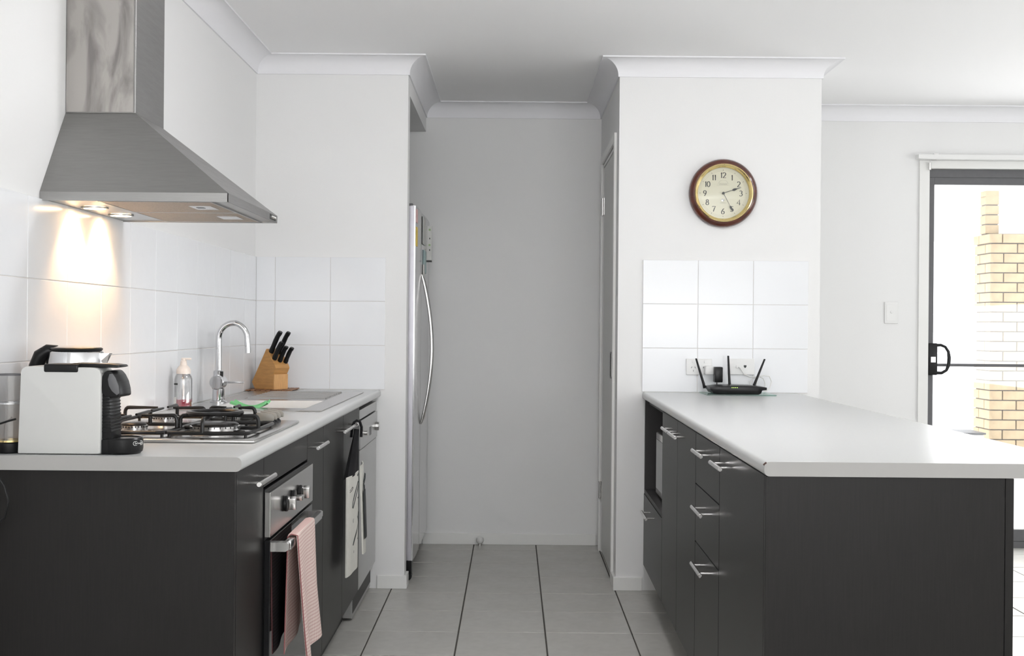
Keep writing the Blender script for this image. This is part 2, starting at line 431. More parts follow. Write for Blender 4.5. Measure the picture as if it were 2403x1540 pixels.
# ------------------------------------------------------------------ left run of base units
XD0, XD1 = -0.632, -0.614
Y1, Y2, Y3, Y4, Y5 = 2.585, 2.885, 3.497, 3.797, 4.682
def carcass(parent, y0, y1, z0=.12, z1=.866, x0=XL + .003, x1=XD0 - .002):
    MB().box(x0, x1, y0 + .001, y1 - .001, z0, z1).build('body', M['carcass'], parent, smooth=0)
def plinth(parent, y0, y1):
    MB().box(-.693, -.677, y0 + .001, y1 - .001, 0.001, .119).build('plinth', M['charcoal'], parent, smooth=0)

c1 = thing('base_cabinet', (-.9, Y1, 0), 'narrow charcoal base cabinet nearest the camera with end panel under the coffee machine', 'cabinet', 'charcoal base cabinets on the hob side')
carcass(c1, Y1 + .018, Y2)
MB().box(XL + .002, XD1 - .0005, Y1, Y1 + .016, 0.001, .866, bev=.0008, seg=1).build('end_panel', M['charcoal'], c1, smooth=0)
d = panel(c1, 'door', XD0, XD1, Y1 + .017, Y2, .122, .867)
bar_handle(d, XD1, 1, 2.665, 2.845, .826); plinth(c1, Y1 + .018, Y2)
c2 = thing('oven_cabinet', (-.9, Y2, 0), 'charcoal oven housing cabinet with plain panel above the steel oven', 'cabinet', 'charcoal base cabinets on the hob side')
MB().box(XL + .003, XL + .02, Y2 + .001, Y3 - .001, .12, .866).box(XL + .02, XD0 - .002, Y2 + .001, Y2 + .004, .12, .866)\
    .box(XL + .02, XD0 - .002, Y3 - .004, Y3 - .001, .12, .866).box(XL + .02, XD0 - .002, Y2 + .004, Y3 - .004, .12, .15).build('body', M['carcass'], c2, smooth=0)
panel(c2, 'filler_panel', XD0, XD1, Y2, Y3, .787, .867)
panel(c2, 'bottom_panel', XD0, XD1, Y2, Y3, .122, .172); plinth(c2, Y2, Y3)
c3 = thing('base_cabinet', (-.9, Y3, 0), 'narrow charcoal base cabinet between the oven and the sink doors', 'cabinet', 'charcoal base cabinets on the hob side')
carcass(c3, Y3, Y4); d = panel(c3, 'door', XD0, XD1, Y3, Y4, .122, .867)
bar_handle(d, XD1, 1, 3.475, 3.66, .824); plinth(c3, Y3, Y4)
c4 = thing('sink_cabinet', (-.9, Y4, 0), 'wide two-door charcoal cabinet under the sink with the apron towel on its handle', 'cabinet', 'charcoal base cabinets on the hob side')
cb = MB().box(XL + .003, XD0 - .002, Y4 + .001, Y5 - .001, .12, .70).box(XL + .003, XD0 - .002, Y4 + .001, Y4 + .018, .70, .866)\
    .box(XL + .003, XD0 - .002, Y5 - .018, Y5 - .001, .70, .866).build('body', M['carcass'], c4, smooth=0)
ym = (Y4 + Y5) / 2
d1 = panel(c4, 'door', XD0, XD1, Y4, ym, .122, .867); bar_handle(d1, XD1, 1, 4.03, 4.205, .822)
d2 = panel(c4, 'door', XD0, XD1, ym, Y5, .122, .867); bar_handle(d2, XD1, 1, 4.215, 4.40, .822); plinth(c4, Y4, Y5)

# ------------------------------------------------------------------ oven
ov = thing('oven', (-.9, Y2, .175), 'built-in oven with steel control panel and dark glass door below the hob', 'oven')
MB().box(-1.10, -.634, Y2 + .02, Y3 - .02, .178, .778).build('body', M['carcass'], ov, smooth=0)
MB().box(-.633, -.612, Y2 + .006, Y3 - .006, .176, .782).build('frame', M['black'], ov, smooth=0)
cp = MB().box(-.612, -.597, Y2 + .002, Y3 + .004, .664, .776, bev=.0015).build('control_panel', M['hob_steel'], ov, smooth=0)
for yk, tilt in ((3.065, 12), (3.170, 90), (3.270, 8)):
    kb = MB(); mt = Matrix.Translation((-.597, yk, .722)) @ Matrix.Rotation(R(tilt), 4, 'X')
    kb.cyl((0, 0, 0), .021, .010, 'X', 24, bev=.002, mtx=mt)
    k = kb.build('knob', M['black'], ov)
    MB().prism([(-.019, -.006), (.019, -.006), (.015, .006), (-.015, .006)], 'X', .0, .022, bev=.0015, mtx=Matrix.Translation((-.588, yk, .722)) @ Matrix.Rotation(R(tilt + 90), 4, 'X'))\
        .build('grip', M['satin'], k, label='satin steel grip')
od = MB().box(-.612, -.597, Y2 + .003, Y3 - .003, .178, .657, bev=.0015).build('door', M['blackgloss'], ov, smooth=0, label='dark glass oven door')
hb = MB(); px = -.566; hz = .633
hb.prism([(-.599, -.011), (-.566, -.011), (-.558, -.006), (-.558, .008), (-.566, .012), (-.599, .012)], 'Y', 2.925, 2.950, mtx=Matrix.Translation((0, 0, hz)))
hb.prism([(-.599, -.011), (-.566, -.011), (-.558, -.006), (-.558, .008), (-.566, .012), (-.599, .012)], 'Y', 3.425, 3.45, mtx=Matrix.Translation((0, 0, hz)))
hb.box(-.574, -.556, 2.948, 3.427, hz - .011, hz + .012, bev=.003)
hb.build('handle', M['satin'], od, label='satin steel door handle')
MB().box(-.5972, -.5966, 2.96, 2.985, .20, .24).build('sticker', M['paper'], od, smooth=0)  # pale patch standing in for the towel tag's reflection in the glass

# ------------------------------------------------------------------ dishwasher
dw = thing('dishwasher', (-.9, 5.0, 0), 'silver dishwasher with round dials at the far end of the hob side worktop', 'dishwasher')
ya, yb = Y5 + .004, YS - .008
MB().box(-1.15, -.635, ya + .002, yb, .03, .862).build('body', M['carcass'], dw, smooth=0)
MB().box(-.633, -.612, ya, yb - .012, .812, .850, bev=.001).build('top_strip', M['steel'], dw, smooth=0)
cp = MB().box(-.633, -.609, ya, yb - .004, .690, .806, bev=.0015).build('control_panel', M['steel'], dw, smooth=0)
MB().cyl((-.609, 5.20, .742), .020, .017, 'X', 28, bev=.002).build('program_dial', M['satin'], cp)
MB().cyl((-.609, 4.80, .748), .009, .014, 'X', 20, bev=.001).build('button', M['satin'], cp)
MB().box(-.6092, -.6082, 4.985, 5.045, .720, .756).build('display', M['black'], cp, smooth=0)
MB().box(-.633, -.612, ya, yb - .016, .125, .686, bev=.0015).build('door', M['steel'], dw, smooth=0)
MB().box(-.655, -.636, ya, yb - .006, .010, .108, bev=.001).build('kick_panel', M['steel'], dw, smooth=0)
MB().box(-.675, -.640, ya - .0035, ya + .001, .012, .118, bev=.001).build('side_foot', M['steel'], dw, smooth=0)

# ------------------------------------------------------------------ worktops
def cut(obj, boxes):
    for (x0, x1, y0, y1, z0, z1) in boxes:
        me = bpy.data.meshes.new('c'); b = bmesh.new(); bmesh.ops.create_cube(b, size=1)
        for v in b.verts: v.co = Vector(((x0 + x1) / 2 + v.co.x * (x1 - x0), (y0 + y1) / 2 + v.co.y * (y1 - y0), (z0 + z1) / 2 + v.co.z * (z1 - z0)))
        b.to_mesh(me); b.free(); c = bpy.data.objects.new('c', me); COL.objects.link(c)
        md = obj.modifiers.new('b', 'BOOLEAN'); md.operation = 'DIFFERENCE'; md.object = c; md.solver = 'EXACT'
        dg = bpy.context.evaluated_depsgraph_get(); dg.update()
        nm = bpy.data.meshes.new_from_object(obj.evaluated_get(dg))
        obj.modifiers.clear(); obj.data = nm
        bpy.data.objects.remove(c); bpy.data.meshes.remove(me)
XE = -0.595
pr = [(XL + .001, .868)] + arc(XE - .012, .880, .012, -90, 0, 5) + arc(XE - .012, .888, .012, 0, 90, 5) + [(XL + .001, .900)]
w1 = MB().prism(pr, 'Y', 2.5655, YS - .0005).build('worktop', M['worktop'], label='white laminate worktop with rounded edge carrying hob and sink', cat='worktop')
cut(w1, [(-1.07, -.70, 4.00, 4.44, .8, 1.0), (-1.10, -.66, 2.93, 3.41, .8, 1.0)])
ins = [(x * 1.0, z) for x, z in pr]
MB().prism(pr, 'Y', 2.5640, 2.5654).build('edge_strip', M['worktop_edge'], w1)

PA = 0.0122
def pen(y): return 0.557 + PA * (y - 2.565)
x_, z_ = 0, 0
prof2 = [(1, .868)] + [(x, z) for x, z in arc(.012, .880, .012, 270, 180, 5)] + [(x, z) for x, z in arc(.012, .888, .012, 180, 90, 5)] + [(1, .900)]
def pw(y, last): return [(1.29 if x == 1 else pen(y) + x, y, z) for x, z in prof2]
n = len(prof2)
vs = pw(2.5655, 1) + pw(YS - .0005, 1)
fs = [(j, (j + 1) % n, n + (j + 1) % n, n + j) for j in range(n)] + [tuple(range(n)), tuple(range(n, 2 * n))]
w2 = MB().poly(vs, fs).build('worktop', M['worktop'], label='white laminate peninsula worktop under the wall clock', cat='worktop')
vs = pw(2.5640, 1) + pw(2.5654, 1)
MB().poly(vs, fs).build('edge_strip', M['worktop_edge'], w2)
MB().tube([(pen(2.565) - .0005, 2.568, .893), (pen(2.565) + .004, 2.5635, .8985)], .0022, 6).build('chip', M['edge_line'], w2, label='dark chip in the laminate corner')

# ------------------------------------------------------------------ peninsula units (local frame turned by PA)
XF = 0.0   # local facade plane, doors run from XF to XF+.018
def pcab(name, y0, label):
    return thing(name, (pen(y0) + .008, y0, 0), label, 'cabinet', 'charcoal peninsula cabinets', rotz=-PA)
def pbody(p, L, z0=.12, z1=.866):
    MB().box(.020, .528, .001, L - .001, z0, z1).build('body', M['carcass'], p, local=True, smooth=0)
    MB().box(.062, .078, .001, L - .001, .001, .119).build('plinth', M['charcoal'], p, local=True, smooth=0)
def phandle(d, y0, y1, z): bar_handle(d, 0.0, -1, y0, y1, z, local=True)
p1 = pcab('base_cabinet', 2.601, 'charcoal one-door cabinet at the open near end of the peninsula')
pbody(p1, .60); d = panel(p1, 'door', 0, .018, .0, .60, .122, .867, local=True); phandle(d, .375, .535, .832)
MB().box(-.0005, .5285, -.018, -.002, 0.001, .866, bev=.0008, seg=1).build('end_panel', M['charcoal'], p1, local=True, smooth=0)
MB().box(.5295, .548, -.018, 2.66, 0.001, .866, bev=.0008, seg=1).build('back_panel', M['charcoal'], p1, local=True, smooth=0)
p2 = pcab('drawer_cabinet', 3.202, 'charcoal three-drawer cabinet in the peninsula with three bar handles in a column')
pbody(p2, .45)
for (z0, z1, zh) in ((.706, .867, .828), (.525, .706, .659), (.122, .525, .490)):
    d = panel(p2, 'drawer', 0, .018, 0, .45, z0, z1, local=True); phandle(d, .10, .275, zh)
p3 = pcab('base_cabinet', 3.653, 'wide charcoal two-door cabinet between the drawers and the microwave niche')
pbody(p3, .89)
for y0, y1, h0, h1 in ((0, .445, .225, .405), (.445, .89, .425, .605)):
    d = panel(p3, 'door', 0, .018, y0, y1, .122, .867, local=True); phandle(d, h0, h1, .826)
p4 = pcab('microwave_cabinet', 4.544, 'charcoal peninsula cabinet with open microwave niche above one drawer')
L4 = .705
nb = MB().box(.002, .528, .001, .019, .12, .866).box(.002, .528, L4 - .019, L4 - .001, .12, .866).box(.51, .528, .019, L4 - .019, .12, .866)\
    .box(.002, .51, .019, L4 - .019, .448, .466).box(.02, .51, .019, L4 - .019, .12, .138).box(.02, .51, .019, L4 - .019, .848, .866)
nb.build('body', M['carcass'], p4, local=True, smooth=0)
d = panel(p4, 'drawer', 0, .018, 0, L4, .122, .446, local=True); phandle(d, .24, .45, .403)
MB().box(.062, .078, .001, L4 - .001, .001, .119).build('plinth', M['charcoal'], p4, local=True, smooth=0)

# microwave in the niche
mw = thing('microwave', (.9, 4.8, .467), 'silver microwave standing in the open peninsula niche', 'microwave')
MB().box(.642, 1.02, 4.60, 5.03, .478, .742, bev=.006).build('body', M['hob_steel'], mw, smooth=40)
fd = MB().box(.624, .642, 4.60, 5.03, .476, .744, bev=.008, seg=3).build('front_frame', M['satin'], mw, smooth=40)
MB().box(.6215, .6245, 4.72, 5.00, .505, .715, bev=.001).build('window', M['blackgloss'], fd, smooth=0)
for yy in (4.64, 4.99): MB().cyl((.70, yy, .4665), .012, .012).build('foot', M['black'], mw)

# ------------------------------------------------------------------ gas hob
hob = thing('gas_hob', (-.89, 3.16, ZT), 'stainless steel gas hob with four burners and black pan supports', 'hob')
hx0, hx1, hy0, hy1 = -1.135, -.632, 2.858, 3.462
MB().box(hx0, hx1, hy0, hy1, ZT + .0003, ZT + .009, bev=.004, seg=3).build('top_plate', M['hob_steel'], hob, smooth=40)
MB().box(hx0 + .05, hx1 - .05, hy0 + .09, hy1 - .09, .82, ZT).build('underside', M['carcass'], hob, smooth=0)
zb = ZT + .009
def burner(x, y, r):
    b = thing('burner', (x, y, zb), None, None); b.parent = hob; b.location = Vector((x, y, zb)) - hob.location
    MB().lathe([(0, 0), (r + .016, 0), (r + .012, .004), (r * .8, .005), (r * .8, .008), (r, .009), (r, .019), (r - .003, .0205), (0, .0205)], axis='Z', seg=40).build('ring', M['satin'], b, local=True)
    MB().lathe([(0, .0206), (r - .004, .0206), (r - .003, .0235), (r - .008, .0265), (0, .0275)], axis='Z', seg=40).build('cap', M['iron'], b, local=True)
    sl = MB()
    for k in range(28):
        a = 2 * math.pi * k / 28
        sl.box(-.0012, .0012, r - .001, r + .0007, .0145, .019, mtx=Matrix.Rotation(a, 4, 'Z'))
    s = sl.build('flame_slots', M['iron'], b, local=True, smooth=0); s['kind'] = 'stuff'
burner(-.985, 3.03, .036); burner(-.775, 3.04, .064); burner(-.985, 3.31, .036); burner(-.80, 3.335, .028)
def support(x0, x1, y0, y1, spots, ring=None):
    s = MB(); z0 = zb + .010; zt = ZT + .054; r = .0052
    # low frame with rounded corners
    c = .02; pts = []
    for (cx, cy, a0) in ((x1 - c, y0 + c, -90), (x1 - c, y1 - c, 0), (x0 + c, y1 - c, 90), (x0 + c, y0 + c, 180)):
        pts += [(px, py, z0) for px, py in arc(cx, cy, c, a0, a0 + 90, 5)]
    pts.append(pts[0]); s.tube(pts, r, 8, cap=False)
    ymid = (y0 + y1) / 2
    s.tube([(x0, ymid, z0), (x1, ymid, z0)], r, 8)
    for (bx, by, rr) in spots:
        for (sx, sy) in ((1, 0), (-1, 0), (0, 1), (0, -1)):
            if sx:
                ex, ey = (x1 if sx > 0 else x0), by
            else:
                near = sy < 0
                ey = (y0 if near else ymid) if by < ymid else (ymid if near else y1); ex = bx
                if y1 - y0 < .34: ey = y0 if near else y1
            tx, ty = bx + sx * rr, by + sy * rr
            d = Vector((tx - ex, ty - ey, 0))
            if d.length < .012: continue
            dn = d.normalized(); q = [(ex, ey, z0), (ex, ey, zt - .014)]
            for a in (25, 50, 75):
                q.append((ex + dn.x * .010 * (1 - math.cos(R(a))), ey + dn.y * .010 * (1 - math.cos(R(a))), zt - .014 + .014 * math.sin(R(a))))
            q += [(ex + dn.x * .014, ey + dn.y * .014, zt), (tx, ty, zt)]
            s.tube(q, [r] * (len(q) - 1) + [.0032], 8)
    for (fx, fy) in ((x0 + .006, y0 + .006), (x1 - .006, y0 + .006), (x0 + .006, y1 - .006), (x1 - .006, y1 - .006)):
        s.cyl((fx, fy, zb), .004, .01)
    o = s.build('pan_support', M['iron'], hob)
    return o
support(-1.10, -.872, 2.915, 3.425, [(-.985, 3.03, .022), (-.985, 3.31, .022)])
support(-.866, -.662, 2.915, 3.235, [(-.775, 3.04, .035)])
support(-.866, -.736, 3.250, 3.425, [(-.80, 3.335, .018)])
MB().lathe([(.058, .957), (.072, .957), (.074, .962), (.072, .967), (.062, .967), (.058, .963)], (-.775, 3.04, 0), 'Z', 44, closed=True)\
    .build('wok_ring', M['iron'], hob)
for i in range(4):
    yk = 3.262 + .047 * i
    k = MB().lathe([(0, 0), (.017, 0), (.017, .004), (.011, .010), (.007, .014), (0, .014)], (-.692, yk, zb), seg=24).build('knob', M['black'], hob)
    MB().prism([(-.716, .014), (-.668, .014), (-.668, .026), (-.674, .032), (-.712, .038), (-.716, .034)], 'Y', yk - .006, yk + .006, bev=.001, mtx=Matrix.Translation((0, 0, zb)))\
        .build('grip', M['beige'], k, label='grey wedge-shaped grip')

# ------------------------------------------------------------------ sink and tap
sk = thing('sink', (-.88, 4.47, ZT), 'stainless steel inset sink with ribbed drainer at the far end', 'sink')
sx0, sx1, sy0, sy1 = -1.125, -.642, 3.915, 5.035
bx0, bx1, by0, by1 = -1.04, -.715, 4.03, 4.42
def grid_plate(mb, X, Y, holes, z, t):
    vs, fs = [], []
    for j, y in enumerate(Y):
        for i, x in enumerate(X): vs.append((x, y, z))
    nx = len(X)
    for j in range(len(Y) - 1):
        for i in range(nx - 1):
            if (i, j) in holes: continue
            a = j * nx + i; fs.append((a, a + 1, a + 1 + nx, a + nx))
    mb.poly(vs, fs)
pl = MB()
# plate with raised lip
pl.box(sx0, bx0, sy0, sy1, ZT + .0004, ZT + .004, bev=.0012).box(bx1, sx1, sy0, sy1, ZT + .0004, ZT + .004, bev=.0012)
pl.box(bx0, bx1, sy0, by0, ZT + .0004, ZT + .004).box(bx0, bx1, by1, 4.50, ZT + .0004, ZT + .004).box(bx0, bx1, 4.5, sy1, ZT + .0004, ZT + .0022)
pl.build('rim_plate', M['sink_steel'], sk, smooth=0)
bw = MB(); o = .02
lo = [(bx0 + o, by0 + o), (bx1 - o, by0 + o), (bx1 - o, by1 - o), (bx0 + o, by1 - o)]; hi = [(bx0, by0), (bx1, by0), (bx1, by1), (bx0, by1)]
vs = [(x, y, ZT + .0038) for x, y in hi] + [(x, y, ZT - .15) for x, y in lo]
bw.poly(vs, [(0, 1, 5, 4), (1, 2, 6, 5), (2, 3, 7, 6), (3, 0, 4, 7), (4, 5, 6, 7)]); bw.build('bowl', M['sink_steel'], sk, smooth=0)
MB().lathe([(.020, 0), (.035, 0), (.035, .003), (.020, .0025)], (-.88, 4.22, ZT - .149), seg=28, closed=True).build('waste', M['chrome'], sk)
for i in range(9):
    yy = 4.545 + i * .052
    MB().prism([(-.013, 0), (.013, 0), (.008, .0060), (-.008, .0060)], 'X', bx0 + .01, bx1 - .012, mtx=Matrix.Translation((0, yy, ZT + .0022)) @ Matrix.Rotation(R(0), 4, 'Z')).build('drainer_rib', M['sink_steel'], sk, smooth=50)

tp = thing('kitchen_tap', (-1.085, 4.30, ZT + .004), 'chrome gooseneck mixer tap behind the sink', 'tap')
tx, ty = -1.085, 4.30
MB().lathe([(0, .0), (.030, 0), (.030, .004), (.022, .007), (.0215, .05), (.0, .05)], (tx, ty, ZT + .0042), seg=32).build('base', M['chrome'], tp)
b = MB(); b.cyl((tx, ty - .034, ZT + .078), .0265, .064, 'Y', 36, bev=.003)
b.lathe([(0, .09), (.018, .09), (.019, .118), (.014, .122), (0, .122)], (tx, ty, ZT), seg=28).build('mixer_body', M['chrome'], tp)
q = [(tx, ty, ZT + .115), (tx, ty, ZT + .236)]
for a in range(170, -1, -10): q.append((tx + .0525 + .0525 * math.cos(R(a)), ty, ZT + .238 + .0525 * math.sin(R(a)) * 1.12))
q += [(tx + .1065, ty, ZT + .21), (tx + .1075, ty, ZT + .187)]
MB().tube(q, .0105, 18).build('spout', M['chrome'], tp)
MB().tube([(tx + .02, ty + .0, ZT + .078), (tx + .05, ty + .0, ZT + .078), (tx + .094, ty, ZT + .0785)], [.0045, .004, .0045], 10).build('lever', M['chrome'], tp)

# soap bottle
sb = thing('soap_bottle', (-1.12, 4.0, ZT), 'clear foam soap bottle with peach pump and pink soap between hob and tap', 'bottle')
sc_ = (-1.117, 3.955, ZT)
sb.location = sc_
MB().lathe([(0, .0005), (.028, .0005), (.030, .003), (.030, .105), (.027, .115), (.022, .122), (.022, .125), (.0205, .125), (.0205, .121), (.0255, .114), (.0285, .104), (.0285, .004), (0, .003)], axis='Z', seg=32).build('body', M['jar_glass'], sb, local=True)
MB().lathe([(0, .0032), (.0282, .0042), (.0282, .036), (0, .036)], axis='Z', seg=32).build('soap', M['pink_liquid'], sb, local=True)
MB().lathe([(0, .123), (.024, .123), (.024, .136), (.019, .145), (.012, .152), (.010, .166), (.008, .168), (.008, .174), (0, .174)], axis='Z', seg=28).box(-.007, .026, -.006, .006, .170, .177, bev=.002).build('pump', M['peach'], sb, local=True)
MB().cyl((0, 0, .022), .0035, .10).build('dip_tube', M['peach'], sb, local=True)
MB().box(-.024, -.012, -.0275, -.0268, .086, .092).build('print', M['ink'], sb, local=True, smooth=0)
MB().box(-.024, -.016, -.0275, -.0268, .015, .045).build('label', M['paper'], sb, local=True, smooth=0)
# green cloth on the sink rim
def cloth(u, v):
    x = -.975 + u * .118; y = 4.03 + v * .085 + .006 * math.sin(u * 7)
    z = ZT + .0065 + .018 * (2 * u - 1) ** 2 + .003 * math.sin(v * 9 + u * 6)
    return (x, y, z)
MB().sheet(cloth, 22, 12, .008).build('dish_cloth', M['green'], label='folded pale green dish cloth lying on the sink rim', cat='cloth')

# ------------------------------------------------------------------ knife block on slatted mat
tv = thing('trivet', (-1.06, 5.15, ZT), 'brown wooden slatted mat under the knife block', 'trivet')
for i in range(9):
    xx = -1.150 + i * .0225
    MB().box(xx - .0085, xx + .0085, 5.055, 5.262, ZT + .0035, ZT + .0075, bev=.001).build('slat', M['brown_wood'], tv, smooth=0)
for yy in (5.09, 5.225): MB().box(-1.157, -.963, yy - .006, yy + .006, ZT + .0004, ZT + .0036).build('crossbar', M['brown_wood'], tv, smooth=0)
KA = R(-34); ko = Vector((-1.153, 5.155, ZT + .0077))
KM = Matrix.Translation(ko) @ Matrix.Rotation(KA, 4, 'Z')
kb = thing('knife_block', ko, 'slanted beech knife block in the corner beside the drainer', 'knife block', rotz=KA)
outl = [(.018, 0), (.0, .030), (.088, .178), (.140, .108), (.147, .094), (.132, .066), (.132, 0)]
MB().prism(outl, 'Y', 0, .085, bev=.0012).build('block', M['block_wood'], kb, local=True, smooth=0)
MB().box(.1322, .138, .001, .084, .0, .066, bev=.001).build('front_plate', M['block_front'], kb, local=True, smooth=0, label='paler front piece')
def knife(s, v, L, w, label):
    base = Vector((.088 + (.140 - .088) * s, v, .178 + (.108 - .178) * s)); d = Vector((.50, 0, .866)); 
    up = Vector((.866, 0, -.5))
    root = thing('kitchen_knife', KM @ base, label, 'knife', 'black-handled knives in the block', rotz=KA)
    # handle
    st = [(0, .55, 0), (.12, .62, 0), (.3, .5, .04), (.55, .56, .06), (.78, .5, .0), (.9, .56, -.12), (1.0, .45, -.22)]
    mb = MB(); ring = []
    vs = []; fs = []; n = 12
    for t, a, off in st:
        c = d * (t * L + .001) - up * off * w
        for k in range(n):
            th = 2 * math.pi * k / n
            vs.append(c + up * (math.cos(th) * w * a) + Vector((0, 1, 0)) * (math.sin(th) * .0095))
    for i in range(len(st) - 1):
        for k in range(n): fs.append((i * n + k, (i + 1) * n + k, (i + 1) * n + (k + 1) % n, i * n + (k + 1) % n))
    fs += [tuple(range(n)), tuple(range((len(st) - 1) * n, len(st) * n))]
    mb.poly(vs, fs).build('handle', M['black'], root, local=True, smooth=60)
    a = d * .0015; bq = -d * .045
    MB().poly([a + up * w * .5 + Vector((0, .0006, 0)), a - up * w * .5 + Vector((0, .0006, 0)), bq - up * w * .4 + Vector((0, .0006, 0)), bq + up * w * .4 + Vector((0, .0006, 0)),
               a + up * w * .5 - Vector((0, .0006, 0)), a - up * w * .5 - Vector((0, .0006, 0)), bq - up * w * .4 - Vector((0, .0006, 0)), bq + up * w * .4 - Vector((0, .0006, 0))],
              [(0, 1, 2, 3), (4, 5, 6, 7), (0, 1, 5, 4), (1, 2, 6, 5), (2, 3, 7, 6), (3, 0, 4, 7)]).build('blade', M['chrome'], root, local=True, smooth=0)
knife(.24, .016, .108, .0215, 'black knife handle highest on the left of the knife block')
knife(.30, .062, .110, .0205, 'long black knife handle behind the highest one in the block')
knife(.66, .014, .090, .0205, 'black knife handle in the middle, nearest the camera in the block')
knife(.80, .040, .078, .0185, 'small black knife handle between the middle and rightmost knives')
knife(.88, .070, .078, .0185, 'small black knife handle lowest and rightmost in the block')

# ------------------------------------------------------------------ range hood
hd = thing('range_hood', (XL, 3.17, 1.495), 'brushed steel pyramid range hood with chimney above the hob', 'range hood')
ax0, ax1, ay0, ay1 = XL + .0005, -.705, 2.873, 3.472
cx1, cy0, cy1, zt_, zb0, zb1 = -.989, 3.036, 3.282, 1.742, 1.495, 1.517
vs = [(ax0, ay0, zb1), (ax1, ay0, zb1), (ax1, ay1, zb1), (ax0, ay1, zb1), (ax0, cy0, zt_), (cx1, cy0, zt_), (cx1, cy1, zt_), (ax0, cy1, zt_)]
MB().poly(vs, [(0, 1, 5, 4), (1, 2, 6, 5), (2, 3, 7, 6), (3, 0, 4, 7), (4, 5, 6, 7), (0, 1, 2, 3)]).build('canopy', M['hood_steel'], hd, smooth=0)
t = .002
MB().box(ax0, ax1, ay0, ay0 + t, zb0, zb1).box(ax1 - t, ax1, ay0, ay1, zb0, zb1).box(ax0, ax1, ay1 - t, ay1, zb0, zb1)\
    .build('rim', M['hood_steel'], hd, smooth=0)
MB().box(ax0 + .002, ax1 - .003, ay0 + .003, ay1 - .003, zb0 + .004, zb0 + .008).build('underside', M['steel'], hd, smooth=0)
ch = MB().box(XL + .0005, cx1 + .0005, cy0 - .0005, cy1, zt_ - .001, HC - .002, bev=.0015).build('chimney', M['hood_steel'], hd, smooth=0)
MB().box(XL + .002, cx1 - .005, cy0 - .0022, cy0 - .0008, zt_ + .002, HC - .085).build('side_plate', M['smear'], ch, smooth=0, label='smeared steel side face')
for (fy0, fy1) in ((2.895, 3.168), (3.177, 3.450)):
    f = MB().box(-1.030, -.755, fy0, fy1, zb0 + .0015, zb0 + .004, bev=.0006).build('grease_filter', M['filter'], hd, smooth=0)
    l = MB().box(-.835, -.778, (fy0 + fy1) / 2 - .045, (fy0 + fy1) / 2 + .045, zb0 + .0002, zb0 + .0016).build('latch', M['satin'], f, smooth=0)
    # frame of the filter
    g = MB()
    for (a, b, c, e) in ((-1.034, -.751, fy0 - .003, fy0), (-1.034, -.751, fy1, fy1 + .003), (-1.034, -1.030, fy0, fy1), (-.755, -.751, fy0, fy1)): g.box(a, b, c, e, zb0 + .0004, zb0 + .005)
    g.build('filter_frame', M['steel'], f, smooth=0)
MB().box(-.824, -.804, 3.02, 3.04, zb0 - .0004, zb0 + .0003).build('catch', M['black'], hd, smooth=0)
for yl in (3.07, 3.275):
    lm = MB().cyl((-1.105, yl, zb0 + .0005), .028, .0035, 'Z', 28).build('lamp', M['lamp'], hd)
    MB().lathe([(.028, 0), (.035, 0), (.035, .004), (.028, .004)], (-1.105, yl, zb0 - .0005), seg=28, closed=True).build('lamp_ring', M['steel'], hd)
    ld = bpy.data.lights.new('hood_spot', 'SPOT'); ld.energy = 6.0; ld.color = (1.0, 0.60, 0.30)
    ld.spot_size = R(105); ld.spot_blend = 0.6; ld.shadow_soft_size = .012
    lo_ = bpy.data.objects.new('hood_spot', ld); COL.objects.link(lo_); lo_.location = (-1.128, yl, zb0 - .004)
    lo_.rotation_euler = (0, R(28), 0)
for i in range(4): MB().cyl((ax1, 3.385 + i * .014, 1.506), .0042, .006, 'X', 14, bev=.0008).build('button', M['satin'], hd)
MB().box(ax1, ax1 + .0012, 3.368, 3.445, 1.4985, 1.5135).build('button_plate', M['black'], hd, smooth=0)

# ------------------------------------------------------------------ coffee machine
cm = thing('coffee_machine', (-1.0, 2.63, ZT), 'compact white capsule coffee machine with black front and drip tray', 'coffee machine')
y0, y1 = 2.588, 2.672
sh = [(-1.099, .0015), (-.918, .0015), (-.915, .004), (-.914, .172)] + arc(-.932, .176, .018, 0, 90, 6)[1:] + arc(-1.078, .180, .016, 90, 170, 6)
MB().prism(sh, 'Y', y0, y1, bev=.003, mtx=Matrix.Translation((0, 0, ZT))).build('body', M['coffeewhite'], cm)
# ribbed column, head, tray
MB().prism([(-.914, .034), (-.893, .034), (-.8975, .137), (-.914, .137)], 'Y', y0 + .008, y1 - .008, bev=.002, mtx=Matrix.Translation((0, 0, ZT))).build('column', M['black'], cm)
for i in range(13):
    zz = ZT + .050 + i * .0072
    MB().box(-.9135, -.8925 - .0046 * i / 12, y0 + .0062, y1 - .0062, zz, zz + .0035, bev=.0008, seg=1).build('rib', M['black'], cm, smooth=0)
hdp = [(-.914, .140), (-.9155, .160), (-.914, .178), (-.909, .188), (-.901, .192), (-.893, .190), (-.885, .181), (-.8775, .166), (-.8735, .150), (-.872, .136), (-.8745, .133), (-.879, .1315), (-.905, .1335)]
MB().prism(hdp, 'Y', y0 + .004, y1 - .004, bev=.003, mtx=Matrix.Translation((0, 0, ZT - .004))).build('head', M['black'], cm)
MB().prism([(-.9005, .172), (-.897, .184), (-.890, .185), (-.883, .175), (-.8765, .158), (-.8745, .141), (-.880, .137), (-.891, .146), (-.898, .158)], 'Y', y0 + .0025, y0 + .0045, bev=.0008, mtx=Matrix.Translation((0, 0, ZT - .004)))\
    .build('side_cap', M['doorframe'], cm)
tr = MB(); c = Vector((-.878, (y0 + y1) / 2, ZT))
tr.lathe([(0, .001), (.038, .001), (.0425, .005), (.044, .012), (.044, .033), (.0415, .0365), (.039, .0365), (.037, .034), (0, .034)], c, seg=44)
tr.box(-.914, -.880, y0 + .004, y1 - .004, ZT + .001, ZT + .034, bev=.002)
